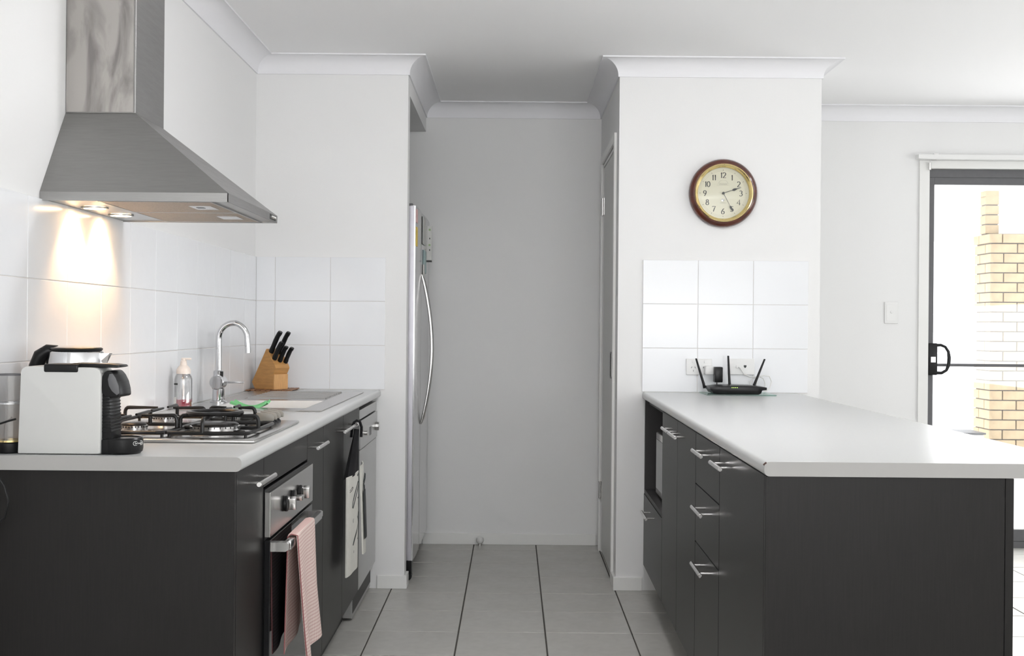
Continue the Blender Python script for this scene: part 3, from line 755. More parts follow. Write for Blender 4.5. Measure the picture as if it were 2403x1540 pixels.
trd = tr.build('drip_tray', M['black'], cm)
# lever on top
MB().box(-1.042, -.965, y0 - .0022, y1 - .010, ZT + .183, ZT + .2015, bev=.004, seg=3).build('hinge_cover', M['black'], cm, smooth=40)
MB().prism([(-.995, .197), (-.985, .203), (-.900, .2015), (-.880, .199), (-.877, .195), (-.884, .193), (-.94, .194), (-.99, .194)], 'Y', y0 + .012, y1 - .012, bev=.0012, mtx=Matrix.Translation((0, 0, ZT + .0005))).build('lever', M['black'], cm)
def text_mesh(txt, size, m, parent, mtx, name='lettering', extrude=.0002):
    cu = bpy.data.curves.new('t', 'FONT'); cu.body = txt; cu.size = size; cu.extrude = extrude
    cu.align_x = 'CENTER'; cu.align_y = 'CENTER'; cu.resolution_u = 2
    to = bpy.data.objects.new('t', cu); COL.objects.link(to)
    dg = bpy.context.evaluated_depsgraph_get(); dg.update()
    me = bpy.data.meshes.new_from_object(to.evaluated_get(dg)); bpy.data.objects.remove(to)
    me.transform(mtx); me.materials.clear(); me.materials.append(m)
    return me
# oval badge curved around the tray
bd = MB(); rr = .0446
def oncyl(u, z, r=rr): a = -math.pi / 2 + u / rr; return (c.x + r * math.cos(a), c.y + r * math.sin(a), ZT + z)
u0, uw, zc, zh = .052, .011, .0245, .0042
ov_pts = [(u0 - uw + zh * math.cos(R(a)) * -1 * -1, zc + zh * math.sin(R(a))) for a in range(90, 271, 15)] + [(u0 + uw + zh * math.cos(R(a)), zc + zh * math.sin(R(a))) for a in range(-90, 91, 15)]
ov_pts.append(ov_pts[0])
bd.tube([oncyl(u, z) for u, z in ov_pts], .0005, 6, cap=False)
bd.build('badge_outline', M['whiteplastic'], cm)
me = text_mesh("De'Longhi", .0055, M['whiteplastic'], cm, Matrix.Identity(4))
for v in me.vertices:
    p = oncyl(u0 + v.co.x, zc + v.co.y, rr + .0002 + v.co.z); v.co = Vector(p) - cm.location
lo_ = bpy.data.objects.new('lettering', me); COL.objects.link(lo_); lo_.parent = cm

# kettle behind it
kt = thing('kettle', (-1.037, 2.768, ZT), 'stainless steel kettle with black handle behind the coffee machine', 'kettle')
kx, ky = -1.037, 2.768
MB().lathe([(0, .004), (.072, .004), (.076, .01), (.076, .05), (.072, .12), (.069, .175), (.066, .205), (.0615, .224), (.057, .228), (0, .228)], (kx, ky, ZT), seg=44).build('body', M['chrome'], kt)
MB().lathe([(0, .0), (.078, 0), (.078, .004), (0, .004)], (kx, ky, ZT), seg=44).build('base', M['black'], kt)
MB().lathe([(0, .2285), (.0595, .2285), (.0600, .2325), (.0560, .2350), (0, .2350)], (kx, ky, ZT), seg=44).build('lid_rim', M['black'], kt)
MB().lathe([(0, .2352), (.054, .2352), (.040, .2385), (0, .2400)], (kx, ky, ZT), seg=44).build('lid', M['chrome'], kt)
vs = [(kx + .050, ky - .022, ZT + .19), (kx + .050, ky + .022, ZT + .19), (kx + .045, ky, ZT + .175), (kx + .082, ky - .010, ZT + .222), (kx + .082, ky + .010, ZT + .222), (kx + .072, ky, ZT + .195), (kx + .050, ky - .02, ZT + .221), (kx + .050, ky + .02, ZT + .221)]
MB().poly(vs, [(0, 2, 5, 3), (2, 1, 4, 5), (0, 3, 6), (1, 7, 4), (3, 4, 7, 6), (3, 5, 4), (0, 6, 7, 1), (0, 1, 2)]).build('spout', M['chrome'], kt, smooth=0)
MB().tube([(kx - .040, ky - .01, ZT + .231), (kx - .062, ky - .01, ZT + .228), (kx - .080, ky - .01, ZT + .215), (kx - .091, ky - .01, ZT + .19), (kx - .094, ky - .01, ZT + .15), (kx - .088, ky - .01, ZT + .09), (kx - .072, ky - .008, ZT + .06)], [.009, .015, .018, .017, .014, .012, .010], 14).build('handle', M['black'], kt)
MB().box(kx - .078, kx - .052, ky - .022, ky + .002, ZT + .2265, ZT + .2345, bev=.003).build('lid_switch', M['black'], kt)

# glass coffee plunger at the left edge
gp = thing('coffee_plunger', (-1.1315, 2.625, ZT), 'clear glass jar with steel rims and black base left of the coffee machine', 'glass jar')
gx, gy = -1.1315, 2.625
MB().lathe([(0, .001), (0.0299, .001), (0.0307, .004), (0.0307, .022), (0.0282, .025), (0, .025)], (gx, gy, ZT), seg=40).build('base', M['black'], gp)
MB().lathe([(0.0286, .0252), (0.0303, .0252), (0.0303, .029), (0.0286, .029)], (gx, gy, ZT), seg=40, closed=True).build('base_rim', M['brass'], gp)
MB().lathe([(0.0261, .029), (0.0274, .029), (0.0274, .110), (0.0261, .110)], (gx, gy, ZT), seg=40, closed=True).build('lower_glass', M['jar_glass'], gp)
MB().lathe([(0.0270, .110), (0.0314, .110), (0.0314, .1135), (0.0270, .1135)], (gx, gy, ZT), seg=40, closed=True).build('middle_rim', M['chrome'], gp)
MB().lathe([(0.0295, .1135), (0.0307, .1135), (0.0307, .174), (0.0295, .174)], (gx, gy, ZT), seg=40, closed=True).build('upper_glass', M['jar_glass'], gp)
MB().lathe([(0.0286, .174), (0.0317, .174), (0.0317, .177), (0.0286, .177)], (gx, gy, ZT), seg=40, closed=True).build('top_rim', M['doorframe'], gp)
# black power cord drooping over the worktop's near left corner
MB().tube([(-1.100, 2.582, ZT + .079), (-1.118, 2.580, ZT + .074), (-1.14, 2.573, ZT + .066), (-1.155, 2.56, ZT + .05), (-1.160, 2.553, ZT + .01), (-1.135, 2.552, .868), (-1.112, 2.552, .835), (-1.102, 2.552, .80), (-1.110, 2.552, .765), (-1.135, 2.552, .742), (-1.165, 2.556, .728)], .0023, 8)\
    .build('power_cord', M['black'], label='black power cord looping down over the near worktop edge', cat='cord')

# ------------------------------------------------------------------ towels
tw = thing('tea_towel', (-.56, 3.1, .35), 'pink and white checked tea towel folded over the oven handle', 'towel')
def pink(u, v):
    """u along Y, v from inner hem over the bar to outer hem"""
    yy = 3.005 + .265 * u
    L1, L2 = .305 - .02 * u, .335 - .030 * u
    zt2 = hz + .0155
    s = v * (L1 + L2 + .03)
    flare = .012 * math.sin(u * 9 + 1)
    if s < L1:
        t2 = 1 - s / L1
        x = -.577 - .006 * t2 - .004 * math.sin(u * 8) * t2; z = zt2 - (L1 - s); yy += -.012 * t2 + .018 * t2 * (0.5 - u)
    elif s < L1 + .03:
        a = math.pi * (s - L1) / .03; x = -.565 - .013 * math.cos(a); z = zt2 + .004 * math.sin(a)
    else:
        t2 = (s - L1 - .03) / L2
        x = -.5515 + .022 * t2 + .010 * math.sin(u * 10 + .5) * t2; z = zt2 - (s - L1 - .03) - .030 * max(0, .75 - u) * t2 * 0; yy += .012 * t2 + .006 * math.sin(v * 6)
    return (x, yy, z)
MB().sheet(pink, 26, 60, .0022).build('cloth', M['pink_check'], tw, smooth=60)
for u, off in ((0.0, -.002),):
    MB().tube([Vector(pink(u, k / 40)) + Vector((.0012, off, 0)) for k in range(41)], .0015, 6).build('hem', M['pink_hem'], tw, label='dark pink stitched hem')
q = Vector(pink(.35, .985))
MB().tube([q + Vector((.002, 0, .01)), q + Vector((.004, .004, -.02)), q + Vector((.0, .006, -.05)), q + Vector((.004, .008, -.09))], .0012, 6).build('hanging_loop', M['towel_white'], tw)

at = thing('hanging_towel', (-.585, 4.33, .30), 'white hand towel with black utensil print and black knitted top below the sink', 'towel')
# knitted top with loop over the bar
MB().tube([(-.597, 4.33, .775), (-.594, 4.335, .812), (-.588, 4.338, .830), (-.578, 4.34, .837), (-.567, 4.342, .832), (-.561, 4.345, .812), (-.562, 4.345, .775)], .0052, 8).build('loop', M['knit'], at)
def knit(u, v):
    w = .026 + .180 * (v ** 1.25)
    yy = 4.315 - .07 * v + (u - .5) * w * 1.25; x = -.580 + .016 * math.sin(u * math.pi) + .004 * math.sin(u * 9)
    return (x, yy, .806 - v * .156)
MB().sheet(knit, 16, 12, .016).build('knitted_top', M['knit'], at)
def apr(u, v):
    yy = 4.095 + u * .285; x = -.583 + .014 * math.sin(u * math.pi * 1.0) + .0022 * math.sin(u * 11 + .5)
    return (x, yy, .655 - v * (.352))
f1 = MB().sheet(apr, 30, 16, .005).build('front_fold', M['towel_white'], at)
def apr2(u, v):
    yy = 4.365 + u * .165; x = -.572 + .010 * math.sin(u * math.pi + .8) + .012 * v
    return (x, yy, .665 - v * (.332))
f2 = MB().sheet(apr2, 20, 12, .005).build('rear_fold', M['towel_white'], at)
# printed motifs, flat on the cloth
def on_fold(fn, u, v): p = Vector(fn(u, v)); return p + Vector((.0052, -.0012, 0))
def ribbon(fn, pts, w): 
    mb = MB()
    return mb.tube([on_fold(fn, u, v) for u, v in pts], w, 6)
for pts, w in (([(.62, .10), (.5, .16), (.30, .27), (.24, .33), (.30, .34), (.42, .28), (.58, .18), (.72, .11)], .0022),
               ([(.1, .14), (.25, .12), (.3, .13), (.2, .15), (.1, .16)], .0011),
               ([(.6, .27), (.75, .26), (.72, .28), (.62, .275)], .0014),
               ([(.68, .52), (.62, .47), (.70, .43), (.84, .45), (.80, .51), (.70, .53), (.5, .63), (.32, .72)], .0026),
               ([(.98, .46), (.88, .50), (.92, .54), (1.0, .53)], .0016), ([(.60, .69), (.75, .72), (.85, .74)], .0012),
               ([(.55, .03), (.65, .02), (.7, .035), (.58, .04)], .0013)):
    ribbon(apr, pts, w).build('utensil_print', M['ink'], f1)
for (u, v, r) in ((.35, .475, .0095), (.40, .80, .006), (.86, .83, .012), (.82, .87, .010)):
    p = on_fold(apr, u, v); MB().lathe([(0, 0), (r, 0), (r * .9, .0008), (0, .0008)], p - Vector((.001, 0, 0)), 'X', 16).build('dot_print', M['ink'], f1)
def band(u, v): 
    p = apr2(.04 + u * (.34 + .22 * v), .28 + v * .55 ); return (p[0] + .0052, p[1], p[2])
MB().sheet(band, 8, 12).build('bottle_print', M['ink'], f2)
ribbon(apr2, [(.3, .10), (.10, .18), (.08, .22), (.35, .16), (.5, .12)], .0018).build('utensil_print', M['ink'], f2)
ribbon(apr2, [(.12, .22), (.13, .29)], .003).build('utensil_print', M['ink'], f2)

# ------------------------------------------------------------------ fridge
fr = thing('fridge', (-.8, 5.86, 0), 'tall stainless steel side-by-side fridge standing in the wall recess', 'fridge')
MB().box(-1.12, -.512, 5.43, 6.315, .05, 1.735, bev=.004).build('body', M['doorframe'], fr, smooth=0)
def fdoor(y0, y1):
    bow = [(-.508, y0), (-.508, y1)] + [(-.456 + .004 * (1 - (2 * k / 10 - 1) ** 2), y1 - (y1 - y0) * k / 10) for k in range(11)]
    return MB().prism(bow, 'Z', .098, 1.751, bev=0).build('door', M['fridge_steel'], fr)
d1 = fdoor(5.415, 5.783); d2 = fdoor(5.789, 6.315)
for d, yy in ((d1, 5.762), (d2, 5.812)):
    q = []
    for k in range(25):
        t = k / 24; q.append((-.452 + .052 * math.sin(math.pi * t) ** .85, yy, .705 + .74 * t))
    MB().tube(q, [.0075 if 0 < k < 24 else .004 for k in range(25)], 12).build('handle', M['satin'], d, label='bowed satin steel handle')
MB().box(-.500, -.462, 5.4125, 5.4148, .10, 1.749, bev=.0008).build('edge_strip', M['strip_steel'], d1, smooth=0)
MB().box(-.505, -.47, 5.42, 5.46, 1.7515, 1.762, bev=.002).build('hinge_cap', M['doorframe'], fr, smooth=0)
MB().cyl((-.482, 5.44, .02), .02, .05, 'Y', 20).box(-.500, -.463, 5.44, 5.50, .03, .0975).build('roller_foot', M['black'], fr)
MB().box(-.51, -.49, 5.44, 6.30, .02, .094).build('kick_grille', M['black'], fr, smooth=0)
def note(name, y0, y1, z0, z1, m, label, x=-.4515, cat='note', t=.003, grp='papers and magnets on the fridge door'):
    return MB().box(x, x + t, y0, y1, z0, z1, bev=.0006, seg=1).build(name, m, label=label, cat=cat, group=grp, smooth=0)
note('sticker', 5.44, 5.50, 1.675, 1.738, M['pinkpaper'], 'pink sticker at the near top corner of the fridge door', x=-.4545)
note('sticker', 5.44, 5.50, 1.565, 1.655, M['yellow'], 'yellow sticker just below the pink one on the fridge door', x=-.4545)
note('paper_note', 5.80, 5.98, 1.60, 1.74, M['paper'], 'grey paper sheet on the fridge door left of the calendar', x=-.4528)
cal = thing('calendar', (-.44, 6.15, 1.5), 'small printed calendar with green marks sticking out from the fridge door', 'calendar', 'papers and magnets on the fridge door')
MB().box(-.4523, -.428, 6.10, 6.115, 1.535, 1.715, bev=.001).build('pages', M['paper'], cal, smooth=0)
for zz in (1.69, 1.61): MB().box(-.444, -.434, 6.0982, 6.0998, zz, zz + .010).build('print', M['greenpaper'], cal, smooth=0)
for zz in (1.645, 1.585): MB().box(-.441, -.436, 6.0982, 6.0998, zz, zz + .008).build('print', M['ink'], cal, smooth=0)
MB().box(-.4523, -.427, 6.095, 6.12, 1.526, 1.534).build('clip', M['black'], cal, smooth=0)
note('paper_note', 5.86, 6.02, 1.46, 1.575, M['bluepaper'], 'pale blue paper hanging under the grey sheet on the fridge', x=-.4526)
note('paper_note', 5.84, 5.90, 1.43, 1.50, M['paper'], 'narrow white note lowest above the fridge handle', x=-.4525, t=.005)

# ------------------------------------------------------------------ pantry door in the right return wall
dr = tag(bpy.data.objects.new('door_1', None), kind='structure'); COL.objects.link(dr); dr.location = (XP, 5.82, 0)
MB().box(XP + .002, XP + .040, 5.475, 6.172, .012, 2.035, bev=.002).build('door_leaf', M['doorpaint'], dr, smooth=0)
fr_ = MB(); e = XP - .012
fr_.box(e, XP + .09, 5.405, 5.447, 0, 2.098, bev=.002).box(e, XP + .09, 6.198, 6.24, 0, 2.098, bev=.002).box(e, XP + .09, 5.447, 6.198, 2.058, 2.098, bev=.002)
fr_.box(XP + .0, XP + .075, 5.447, 5.470, 0, 2.058).box(XP + .0, XP + .075, 6.176, 6.198, 0, 2.058).box(XP, XP + .075, 5.47, 6.176, 2.038, 2.058)
fr_.build('architrave', M['trim'], dr, smooth=0)
for zz in (.33, 1.83):
    MB().cyl((XP - .006, 6.174, zz - .045), .008, .09, 'Z', 12).box(XP - .001, XP + .004, 6.14, 6.174, zz - .045, zz + .045).build('hinge', M['satin'], dr)
hp = MB()
for (a, b, c_, e_) in ((5.55, 5.66, .945, .953), (5.55, 5.66, 1.065, 1.073), (5.55, 5.562, .953, 1.065), (5.648, 5.66, .953, 1.065)): hp.box(XP - .002, XP + .0025, a, b, c_, e_)
hp.build('flush_pull', M['black'], dr, smooth=0)
MB().box(XP + .0008, XP + .0018, 5.562, 5.648, .953, 1.065).build('pull_recess', M['satin'], dr, smooth=0)
# door stop on the floor
ds = thing('door_stop', (-.167, 6.31, 0), 'small white dome door stop on the floor at the back baseboard', 'door stop')
MB().lathe([(0, .0002), (.010, .0002), (.010, .012), (0, .012)], (-.167, 6.318, 0), seg=20).build('pin', M['satin'], ds)
MB().lathe([(0, .012), (.012, .013), (.019, .022), (.021, .031), (.018, .042), (.010, .048), (0, .050)], (-.167, 6.318, 0), seg=24).build('bumper', M['rubber'], ds)

# ------------------------------------------------------------------ clock
CX, CZ = .947, 1.803; YW = YS
ck = thing('wall_clock', (CX, YW, CZ), 'round mahogany and brass wall clock showing twenty-five past two', 'clock')
MB().lathe([(.126, -.002), (.150, -.002), (.155, -.010), (.154, -.022), (.148, -.034), (.138, -.040), (.130, -.038), (.126, -.030)], (CX, YW, CZ), 'Y', 72, closed=True).build('frame', M['mahogany'], ck)
MB().lathe([(.116, -.026), (.120, -.031), (.122, -.038), (.127, -.042), (.131, -.040), (.1315, -.034), (.126, -.022), (.116, -.020)], (CX, YW, CZ), 'Y', 72, closed=True).build('bezel', M['brass'], ck)
dl = MB().lathe([(0, -.016), (.118, -.016), (.118, -.002), (0, -.002)], (CX, YW, CZ), 'Y', 64).build('dial', M['dial'], ck)
YD = -.0165
DIG = {'0': [arc(.25, .5, .001, 0, 0, 1)], }
def ell(cx, cy, rx, ry, a0, a1, n=14): return [(cx + rx * math.cos(R(a0 + (a1 - a0) * i / n)), cy + ry * math.sin(R(a0 + (a1 - a0) * i / n))) for i in range(n + 1)]
DIG = {
 '0': [ell(.28, .5, .26, .48, 0, 360, 22)],
 '1': [[(.08, .80), (.16, .86), (.2, 1.0), (.2, .0)]],
 '2': [ell(.28, .72, .26, .27, 160, -30, 14) + [(.38, .42), (.05, .05)], [(.0, .06), (.2, .02), (.38, .06), (.6, .03)]],
 '3': [ell(.24, .75, .22, .23, 150, -80, 12), ell(.24, .28, .27, .28, 90, -150, 14)],
 '4': [[(.62, .3), (.0, .3), (.46, 1.0), (.46, .0)]],
 '5': [[(.55, .95), (.12, .95), (.08, .58)] + ell(.26, .30, .27, .29, 120, -150, 14)],
 '6': [[(.5, 1.0), (.3, .85), (.08, .5)] + ell(.28, .28, .25, .28, 160, -200, 20)],
 '7': [[(.0, .86), (.05, .96), (.58, .94), (.34, .5), (.2, .0)]],
 '8': [ell(.28, .75, .19, .23, 0, 360, 18), ell(.28, .27, .25, .27, 0, 360, 20)],
 '9': [ell(.26, .70, .24, .28, -20, 340, 20) + [(.45, .4), (.2, .0)]],
}
def ribbon2d(mb, pts, w, mx):
    P2 = [Vector((p[0], p[1])) for p in pts]
    L_, R_ = [], []
    for i, p in enumerate(P2):
        d = (P2[min(i + 1, len(P2) - 1)] - P2[max(i - 1, 0)]);
        if d.length < 1e-9: d = Vector((1, 0))
        d.normalize(); nn = Vector((-d.y, d.x)); ww = w * (0.55 + 0.75 * abs(d.y))
        L_.append(p + nn * ww); R_.append(p - nn * ww)
    vs = [mx @ Vector((q.x, 0, q.y)) for q in L_] + [mx @ Vector((q.x, 0, q.y)) for q in R_]; k = len(P2)
    mb.poly(vs, [(i, i + 1, k + i + 1, k + i) for i in range(k - 1)], recalc=False)
for h in range(1, 13):
    a = R(90 - 30 * h); txt = str(h); mb = MB()
    H = .0245; wtot = sum((.42 if ch_ == '1' else .62) for ch_ in txt) * H
    cxn, czn = CX + .0815 * math.cos(a), CZ + .0815 * math.sin(a)
    x = cxn - wtot / 2
    for ch_ in txt:
        mx = Matrix.Translation((x, YW + YD, czn - H / 2)) @ Matrix.Scale(H, 4)
        for st in DIG[ch_]: ribbon2d(mb, st, .066, mx)
        x += (.42 if ch_ == '1' else .62) * H
    mb.build('numeral', M['ink'], dl, smooth=0)
mk = MB()
for h in range(12):
    a = R(30 * h); mk.box(-.0022, .0022, -.0002, .0002, -.0008, .0008, mtx=Matrix.Translation((CX + .1045 * math.cos(a), YW + YD, CZ + .1045 * math.sin(a))) @ Matrix.Rotation(-a, 4, 'Y'))
mk.build('hour_marks', M['ink'], dl, smooth=0)['kind'] = 'stuff'
fi = MB(); fi.lathe([(.1010, -.0163), (.1016, -.0163), (.1016, -.0160), (.1010, -.0160)], (CX, YW, CZ), 'Y', 64, closed=True)
fi.lathe([(.1065, -.0163), (.1071, -.0163), (.1071, -.0160), (.1065, -.0160)], (CX, YW, CZ), 'Y', 64, closed=True)
fi.build('minute_track', M['faintink'], dl)
fi = MB(); mx = Matrix.Translation((CX, YW + YD, CZ + .036))
ribbon2d(fi, [(-.028, .001), (.028, .001)], .0006, mx); ribbon2d(fi, [(-.028, .009), (-.02, .0095), (.02, .0095), (.028, .009)], .0005, mx)
ribbon2d(fi, ell(0, .0095, .02, .014, 0, 180, 12), .0005, mx)
fi.build('emblem', M['faintink'], dl, smooth=0)
def flat_text(txt, size, m, parent, x, y, z, name='lettering'):
    me = text_mesh(txt, size, m, parent, Matrix.Translation(Vector((x, y, z)) - world_loc(parent)) @ Matrix.Rotation(R(90), 4, 'X'))
    o = bpy.data.objects.new(name, me); COL.objects.link(o); o.parent = parent; return o
flat_text('STATION', .0085, M['faintink'], dl, CX, YW + YD, CZ + .041)
flat_text('LONDON', .0062, M['faintink'], dl, CX, YW + YD, CZ - .044)
MB().lathe([(.0022, -.019), (.0062, -.0185), (.0062, -.016), (.0022, -.016)], (CX - .001, YW, CZ - .031), 'Y', 24, closed=True).build('winding_hole', M['chrome'], dl)
def hand(name, dx, dz, pts, y):
    a = math.atan2(dz, dx)
    mx = Matrix.Translation((CX, YW + y, CZ)) @ Matrix.Rotation(-a, 4, 'Y')
    mb = MB(); n = len(pts)
    vs = [mx @ Vector((u, -.0004, w)) for u, w in pts] + [mx @ Vector((u, -.0004, -w)) for u, w in pts] + [mx @ Vector((u, .0004, w)) for u, w in pts] + [mx @ Vector((u, .0004, -w)) for u, w in pts]
    fs = []
    for i in range(n - 1):
        fs += [(i, i + 1, n + i + 1, n + i), (2 * n + i, 2 * n + i + 1, 3 * n + i + 1, 3 * n + i), (i, i + 1, 2 * n + i + 1, 2 * n + i), (n + i, n + i + 1, 3 * n + i + 1, 3 * n + i)]
    mb.poly(vs, fs); return mb.build(name, M['ink'], ck, smooth=0)
hand('hour_hand', 310, 102, [(0, .0014), (.042, .0011), (.046, .004), (.051, .0055), (.058, .0045), (.066, .0016), (.075, .0012), (.086, .0004)], -.0205)
hand('minute_hand', 160, -303, [(0, .0012), (.064, .0007), (.068, .0035), (.073, .0048), (.080, .0036), (.092, .0004)], -.023)
MB().cyl((CX, YW - .027, CZ), .0055, .011, 'Y', 20, bev=.001).build('centre_cap', M['ink'], ck)
for a in (90, 210, -30):
    MB().cyl((CX + .1265 * math.cos(R(a)), YW - .0435, CZ + .1265 * math.sin(R(a))), .0012, .003, 'Y', 10).build('screw', M['black'], ck)
MB().lathe([(0, -.031), (.06, -.030), (.117, -.0265)], (CX, YW, CZ), 'Y', 64).build('glass', M['glass'], ck)

# ------------------------------------------------------------------ outlets, router
def plate(name, x0, x1, z0, z1, label, cat, Y=YS - .007):
    t = thing(name, ((x0 + x1) / 2, Y, (z0 + z1) / 2), label, cat)
    MB().box(x0, x1, Y - .009, Y - .0003, z0, z1, bev=.0015).build('plate', M['whiteplastic'], t, smooth=0)
    return t
po = plate('power_outlet', .787, .903, .981, 1.053, 'white double power outlet on the tiles behind the router', 'outlet')
for cx_ in (.819, .873):
    MB().cyl((cx_, YS - .019, 1.040), .006, .0035, 'Y', 18).build('switch', M['whiteplastic'], po)
    for (dx, dz, an) in ((-.008, .006, 25), (.008, .006, -25), (0, -.009, 0)):
        MB().box(-.0009, .0009, -.0005, .0005, -.004, .004, mtx=Matrix.Translation((cx_ + dx, YS - .0165, 1.008 + dz)) @ Matrix.Rotation(R(an), 4, 'Y')).build('slot', M['ink'], po, smooth=0)
pn = plate('phone_outlet', .978, 1.096, .983, 1.055, 'white phone and network wall plate with cables behind the router', 'outlet')
MB().box(1.013, 1.029, YS - .021, YS - .016, 1.013, 1.027).build('jack', M['whiteplastic'], pn, smooth=0)
MB().prism([(-.006, .006), (.006, .006), (.006, -.001), (.002, -.006), (-.002, -.006), (-.006, -.001)], 'Y', YS - .0168, YS - .0155, mtx=Matrix.Translation((1.053, 0, 1.020))).build('socket', M['ink'], pn, smooth=0)
ad = thing('power_adapter', (.92, YS - .05, 1.0), 'black plug-in power adapter at the right socket behind the router', 'adapter')
MB().box(.904, .940, YS - .090, YS - .038, .950, 1.019, bev=.004).build('housing', M['black'], ad, smooth=40)
MB().box(.866, .906, YS - .058, YS - .0165, .982, 1.022, bev=.006, seg=3).build('plug_base', M['whiteplastic'], ad, smooth=40, label='white plug base')
MB().tube([(.917, YS - .066, .952), (.917, YS - .066, .937), (.921, YS - .068, .928), (.926, YS - .075, .918), (.930, YS - .10, .912), (.935, YS - .14, .918)], .0022, 8).build('cord', M['black'], ad)
gpn = thing('glass_board', (.98, 5.12, ZT), 'thin clear glass board under the router', 'glass board')
MB().box(.845, 1.145, 5.035, 5.255, ZT + .0006, ZT + .0052, bev=.0006, seg=1).build('pane', M['plate_glass'], gpn, smooth=0)
rt = thing('wifi_router', (.995, 5.13, ZT + .0055), 'black wireless router with three antennas on the peninsula worktop', 'router')
top = [(.862, .031), (.905, .0365), (.98, .0385), (1.05, .037), (1.108, .031), (1.108, .020), (1.088, .018), (1.083, .005), (1.075, .001), (.895, .001), (.875, .004), (.868, .016), (.862, .020)]
RZ = ZT + .0055
MB().prism([(x - .0 , z) for x, z in top], 'Y', 5.06, 5.20, bev=.0012, mtx=Matrix.Translation((.0, 0, RZ - .0008))).build('body', M['black'], rt, smooth=30)
for i in range(4): MB().box(.955 + i * .0075, .958 + i * .0075, 5.0588, 5.0597, RZ + .028, RZ + .0305).build('led', M['led'], rt, smooth=0)
for (bx, tx_, tz, yy) in ((.861, .822, .151, 5.205), (.974, .966, .164, 5.208), (1.078, 1.128, .151, 5.205)):
    MB().tube([(bx, yy, RZ + .018), (bx + (tx_ - bx) * .12, yy, RZ + .038), (bx + (tx_ - bx) * .3, yy, RZ + .06), (tx_, yy, RZ + tz - .002), (tx_ , yy, RZ + tz)], [.0062, .0062, .0056, .0042, .0035], 12).build('antenna', M['black'], rt)
MB().tube([(1.022, YS - .024, 1.018), (1.03, YS - .03, 1.012), (1.045, YS - .04, .985), (1.07, YS - .05, .974), (1.10, YS - .055, .975), (1.13, YS - .055, .982), (1.155, YS - .055, .978), (1.165, YS - .055, .955), (1.155, YS - .06, .925), (1.135, YS - .065, .909)], .0024, 8)\
    .build('network_cable', M['cable_white'], label='thin white cable looping widest behind the router from the wall plate', cat='cable', group='white cables behind the router')
MB().tube([(1.068, YS - .066, .925), (1.070, YS - .05, .948), (1.085, YS - .045, .968), (1.11, YS - .045, .977), (1.13, YS - .045, .968), (1.138, YS - .045, .945), (1.135, YS - .05, .92), (1.130, YS - .06, .908)], .0024, 8)\
    .build('network_cable', M['cable_white'], label='thin white cable in a tight round loop beside the right antenna', cat='cable', group='white cables behind the router')
MB().tube([(1.085, YS - .052, .972), (1.095, YS - .05, .965), (1.10, YS - .048, .950), (1.098, YS - .05, .93), (1.092, YS - .06, .918), (1.085, YS - .07, .925)], .0024, 8)\
    .build('network_cable', M['cable_white'], label='short white cable dropping to the back of the router', cat='cable', group='white cables behind the router')

# light switch on the dining wall
ls = thing('light_switch', (2.08, YB, 1.30), 'white light switch beside the sliding glass door', 'switch')
MB().box(2.030, 2.104, YB - .010, YB - .0003, 1.226, 1.343, bev=.002).build('plate', M['whiteplastic'], ls, smooth=0)
MB().box(2.040, 2.094, YB - .0115, YB - .0098, 1.238, 1.331, bev=.0008).build('surround', M['whiteplastic'], ls, smooth=0)
MB().cyl((2.067, YB - .0155, 1.288), .007, .0045, 'Y', 18, bev=.001).build('button', M['whiteplastic'], ls)

# ------------------------------------------------------------------ sliding glass door
sd = tag(bpy.data.objects.new('door_2', None), kind='structure'); COL.objects.link(sd); sd.location = (3.3, YB, 0)
MB().box(2.213, 2.268, YB - .014, YB + .12, 0, 2.118, bev=.002).box(4.34, 4.40, YB - .014, YB + .12, 0, 2.118, bev=.002).box(2.268, 4.34, YB - .014, YB + .12, 2.074, 2.118, bev=.002)\
    .build('architrave', M['trim'], sd, smooth=0)
F = MB(); y0, y1 = YB + .02, YB + .10
F.box(2.269, 2.281, y0, y1, 0.0, 2.073).box(4.33, 4.339, y0, y1, 0, 2.073).box(2.281, 4.33, y0, y1, 2.03, 2.073).box(2.269, 4.339, y0 - .0, y1, 0.0, .035)
F.build('outer_frame', M['doorframe'], sd, smooth=0)
def leaf(x0, x1, ya, rail=.0):
    f = MB().box(x0, x0 + .026, ya, ya + .03, .036, 2.03, bev=.001).box(x1 - .05, x1, ya, ya + .03, .036, 2.03, bev=.001)\
        .box(x0 + .026, x1 - .05, ya, ya + .03, 1.990, 2.03, bev=.001).box(x0 + .026, x1 - .05, ya, ya + .03, .036, .10, bev=.001)
    fo = f.build('sash', M['doorframe'], sd, smooth=0)
    MB().box(x0 + .02, x1 - .04, ya + .012, ya + .018, .09, 2.0).build('pane', M['glass'], sd, smooth=0)
    MB().box(x0 + .026, x1 - .05, ya + .004, ya + .026, .992, 1.008, bev=.001).build('mid_rail', M['doorframe'], fo, smooth=0)
    return fo
l1 = leaf(2.282, 3.33, YB + .025); leaf(3.28, 4.33, YB + .062)
H = MB(); hx = 2.288
H.box(hx - .012, hx + .038, YB + .004, YB + .026, .945, 1.120, bev=.006, seg=3)
lp = [(hx + .03, YB + .012, 1.108), (hx + .055, YB + .006, 1.110), (hx + .078, YB + .002, 1.100), (hx + .094, YB, 1.075), (hx + .099, YB, 1.04), (hx + .096, YB, 1.00), (hx + .084, YB, .972), (hx + .060, YB + .004, .957), (hx + .03, YB + .012, .957)]
H.tube(lp, [.009, .008, .0075, .008, .010, .010, .008, .0085, .009], 12)
h = H.build('door_handle', M['black'], sd)
MB().box(hx - .0, hx + .026, YB + .001, YB + .0045, 1.015, 1.045).cyl((hx + .013, YB - .002, 1.030), .007, .004, 'Y', 16).build('lock', M['satin'], h, smooth=0)
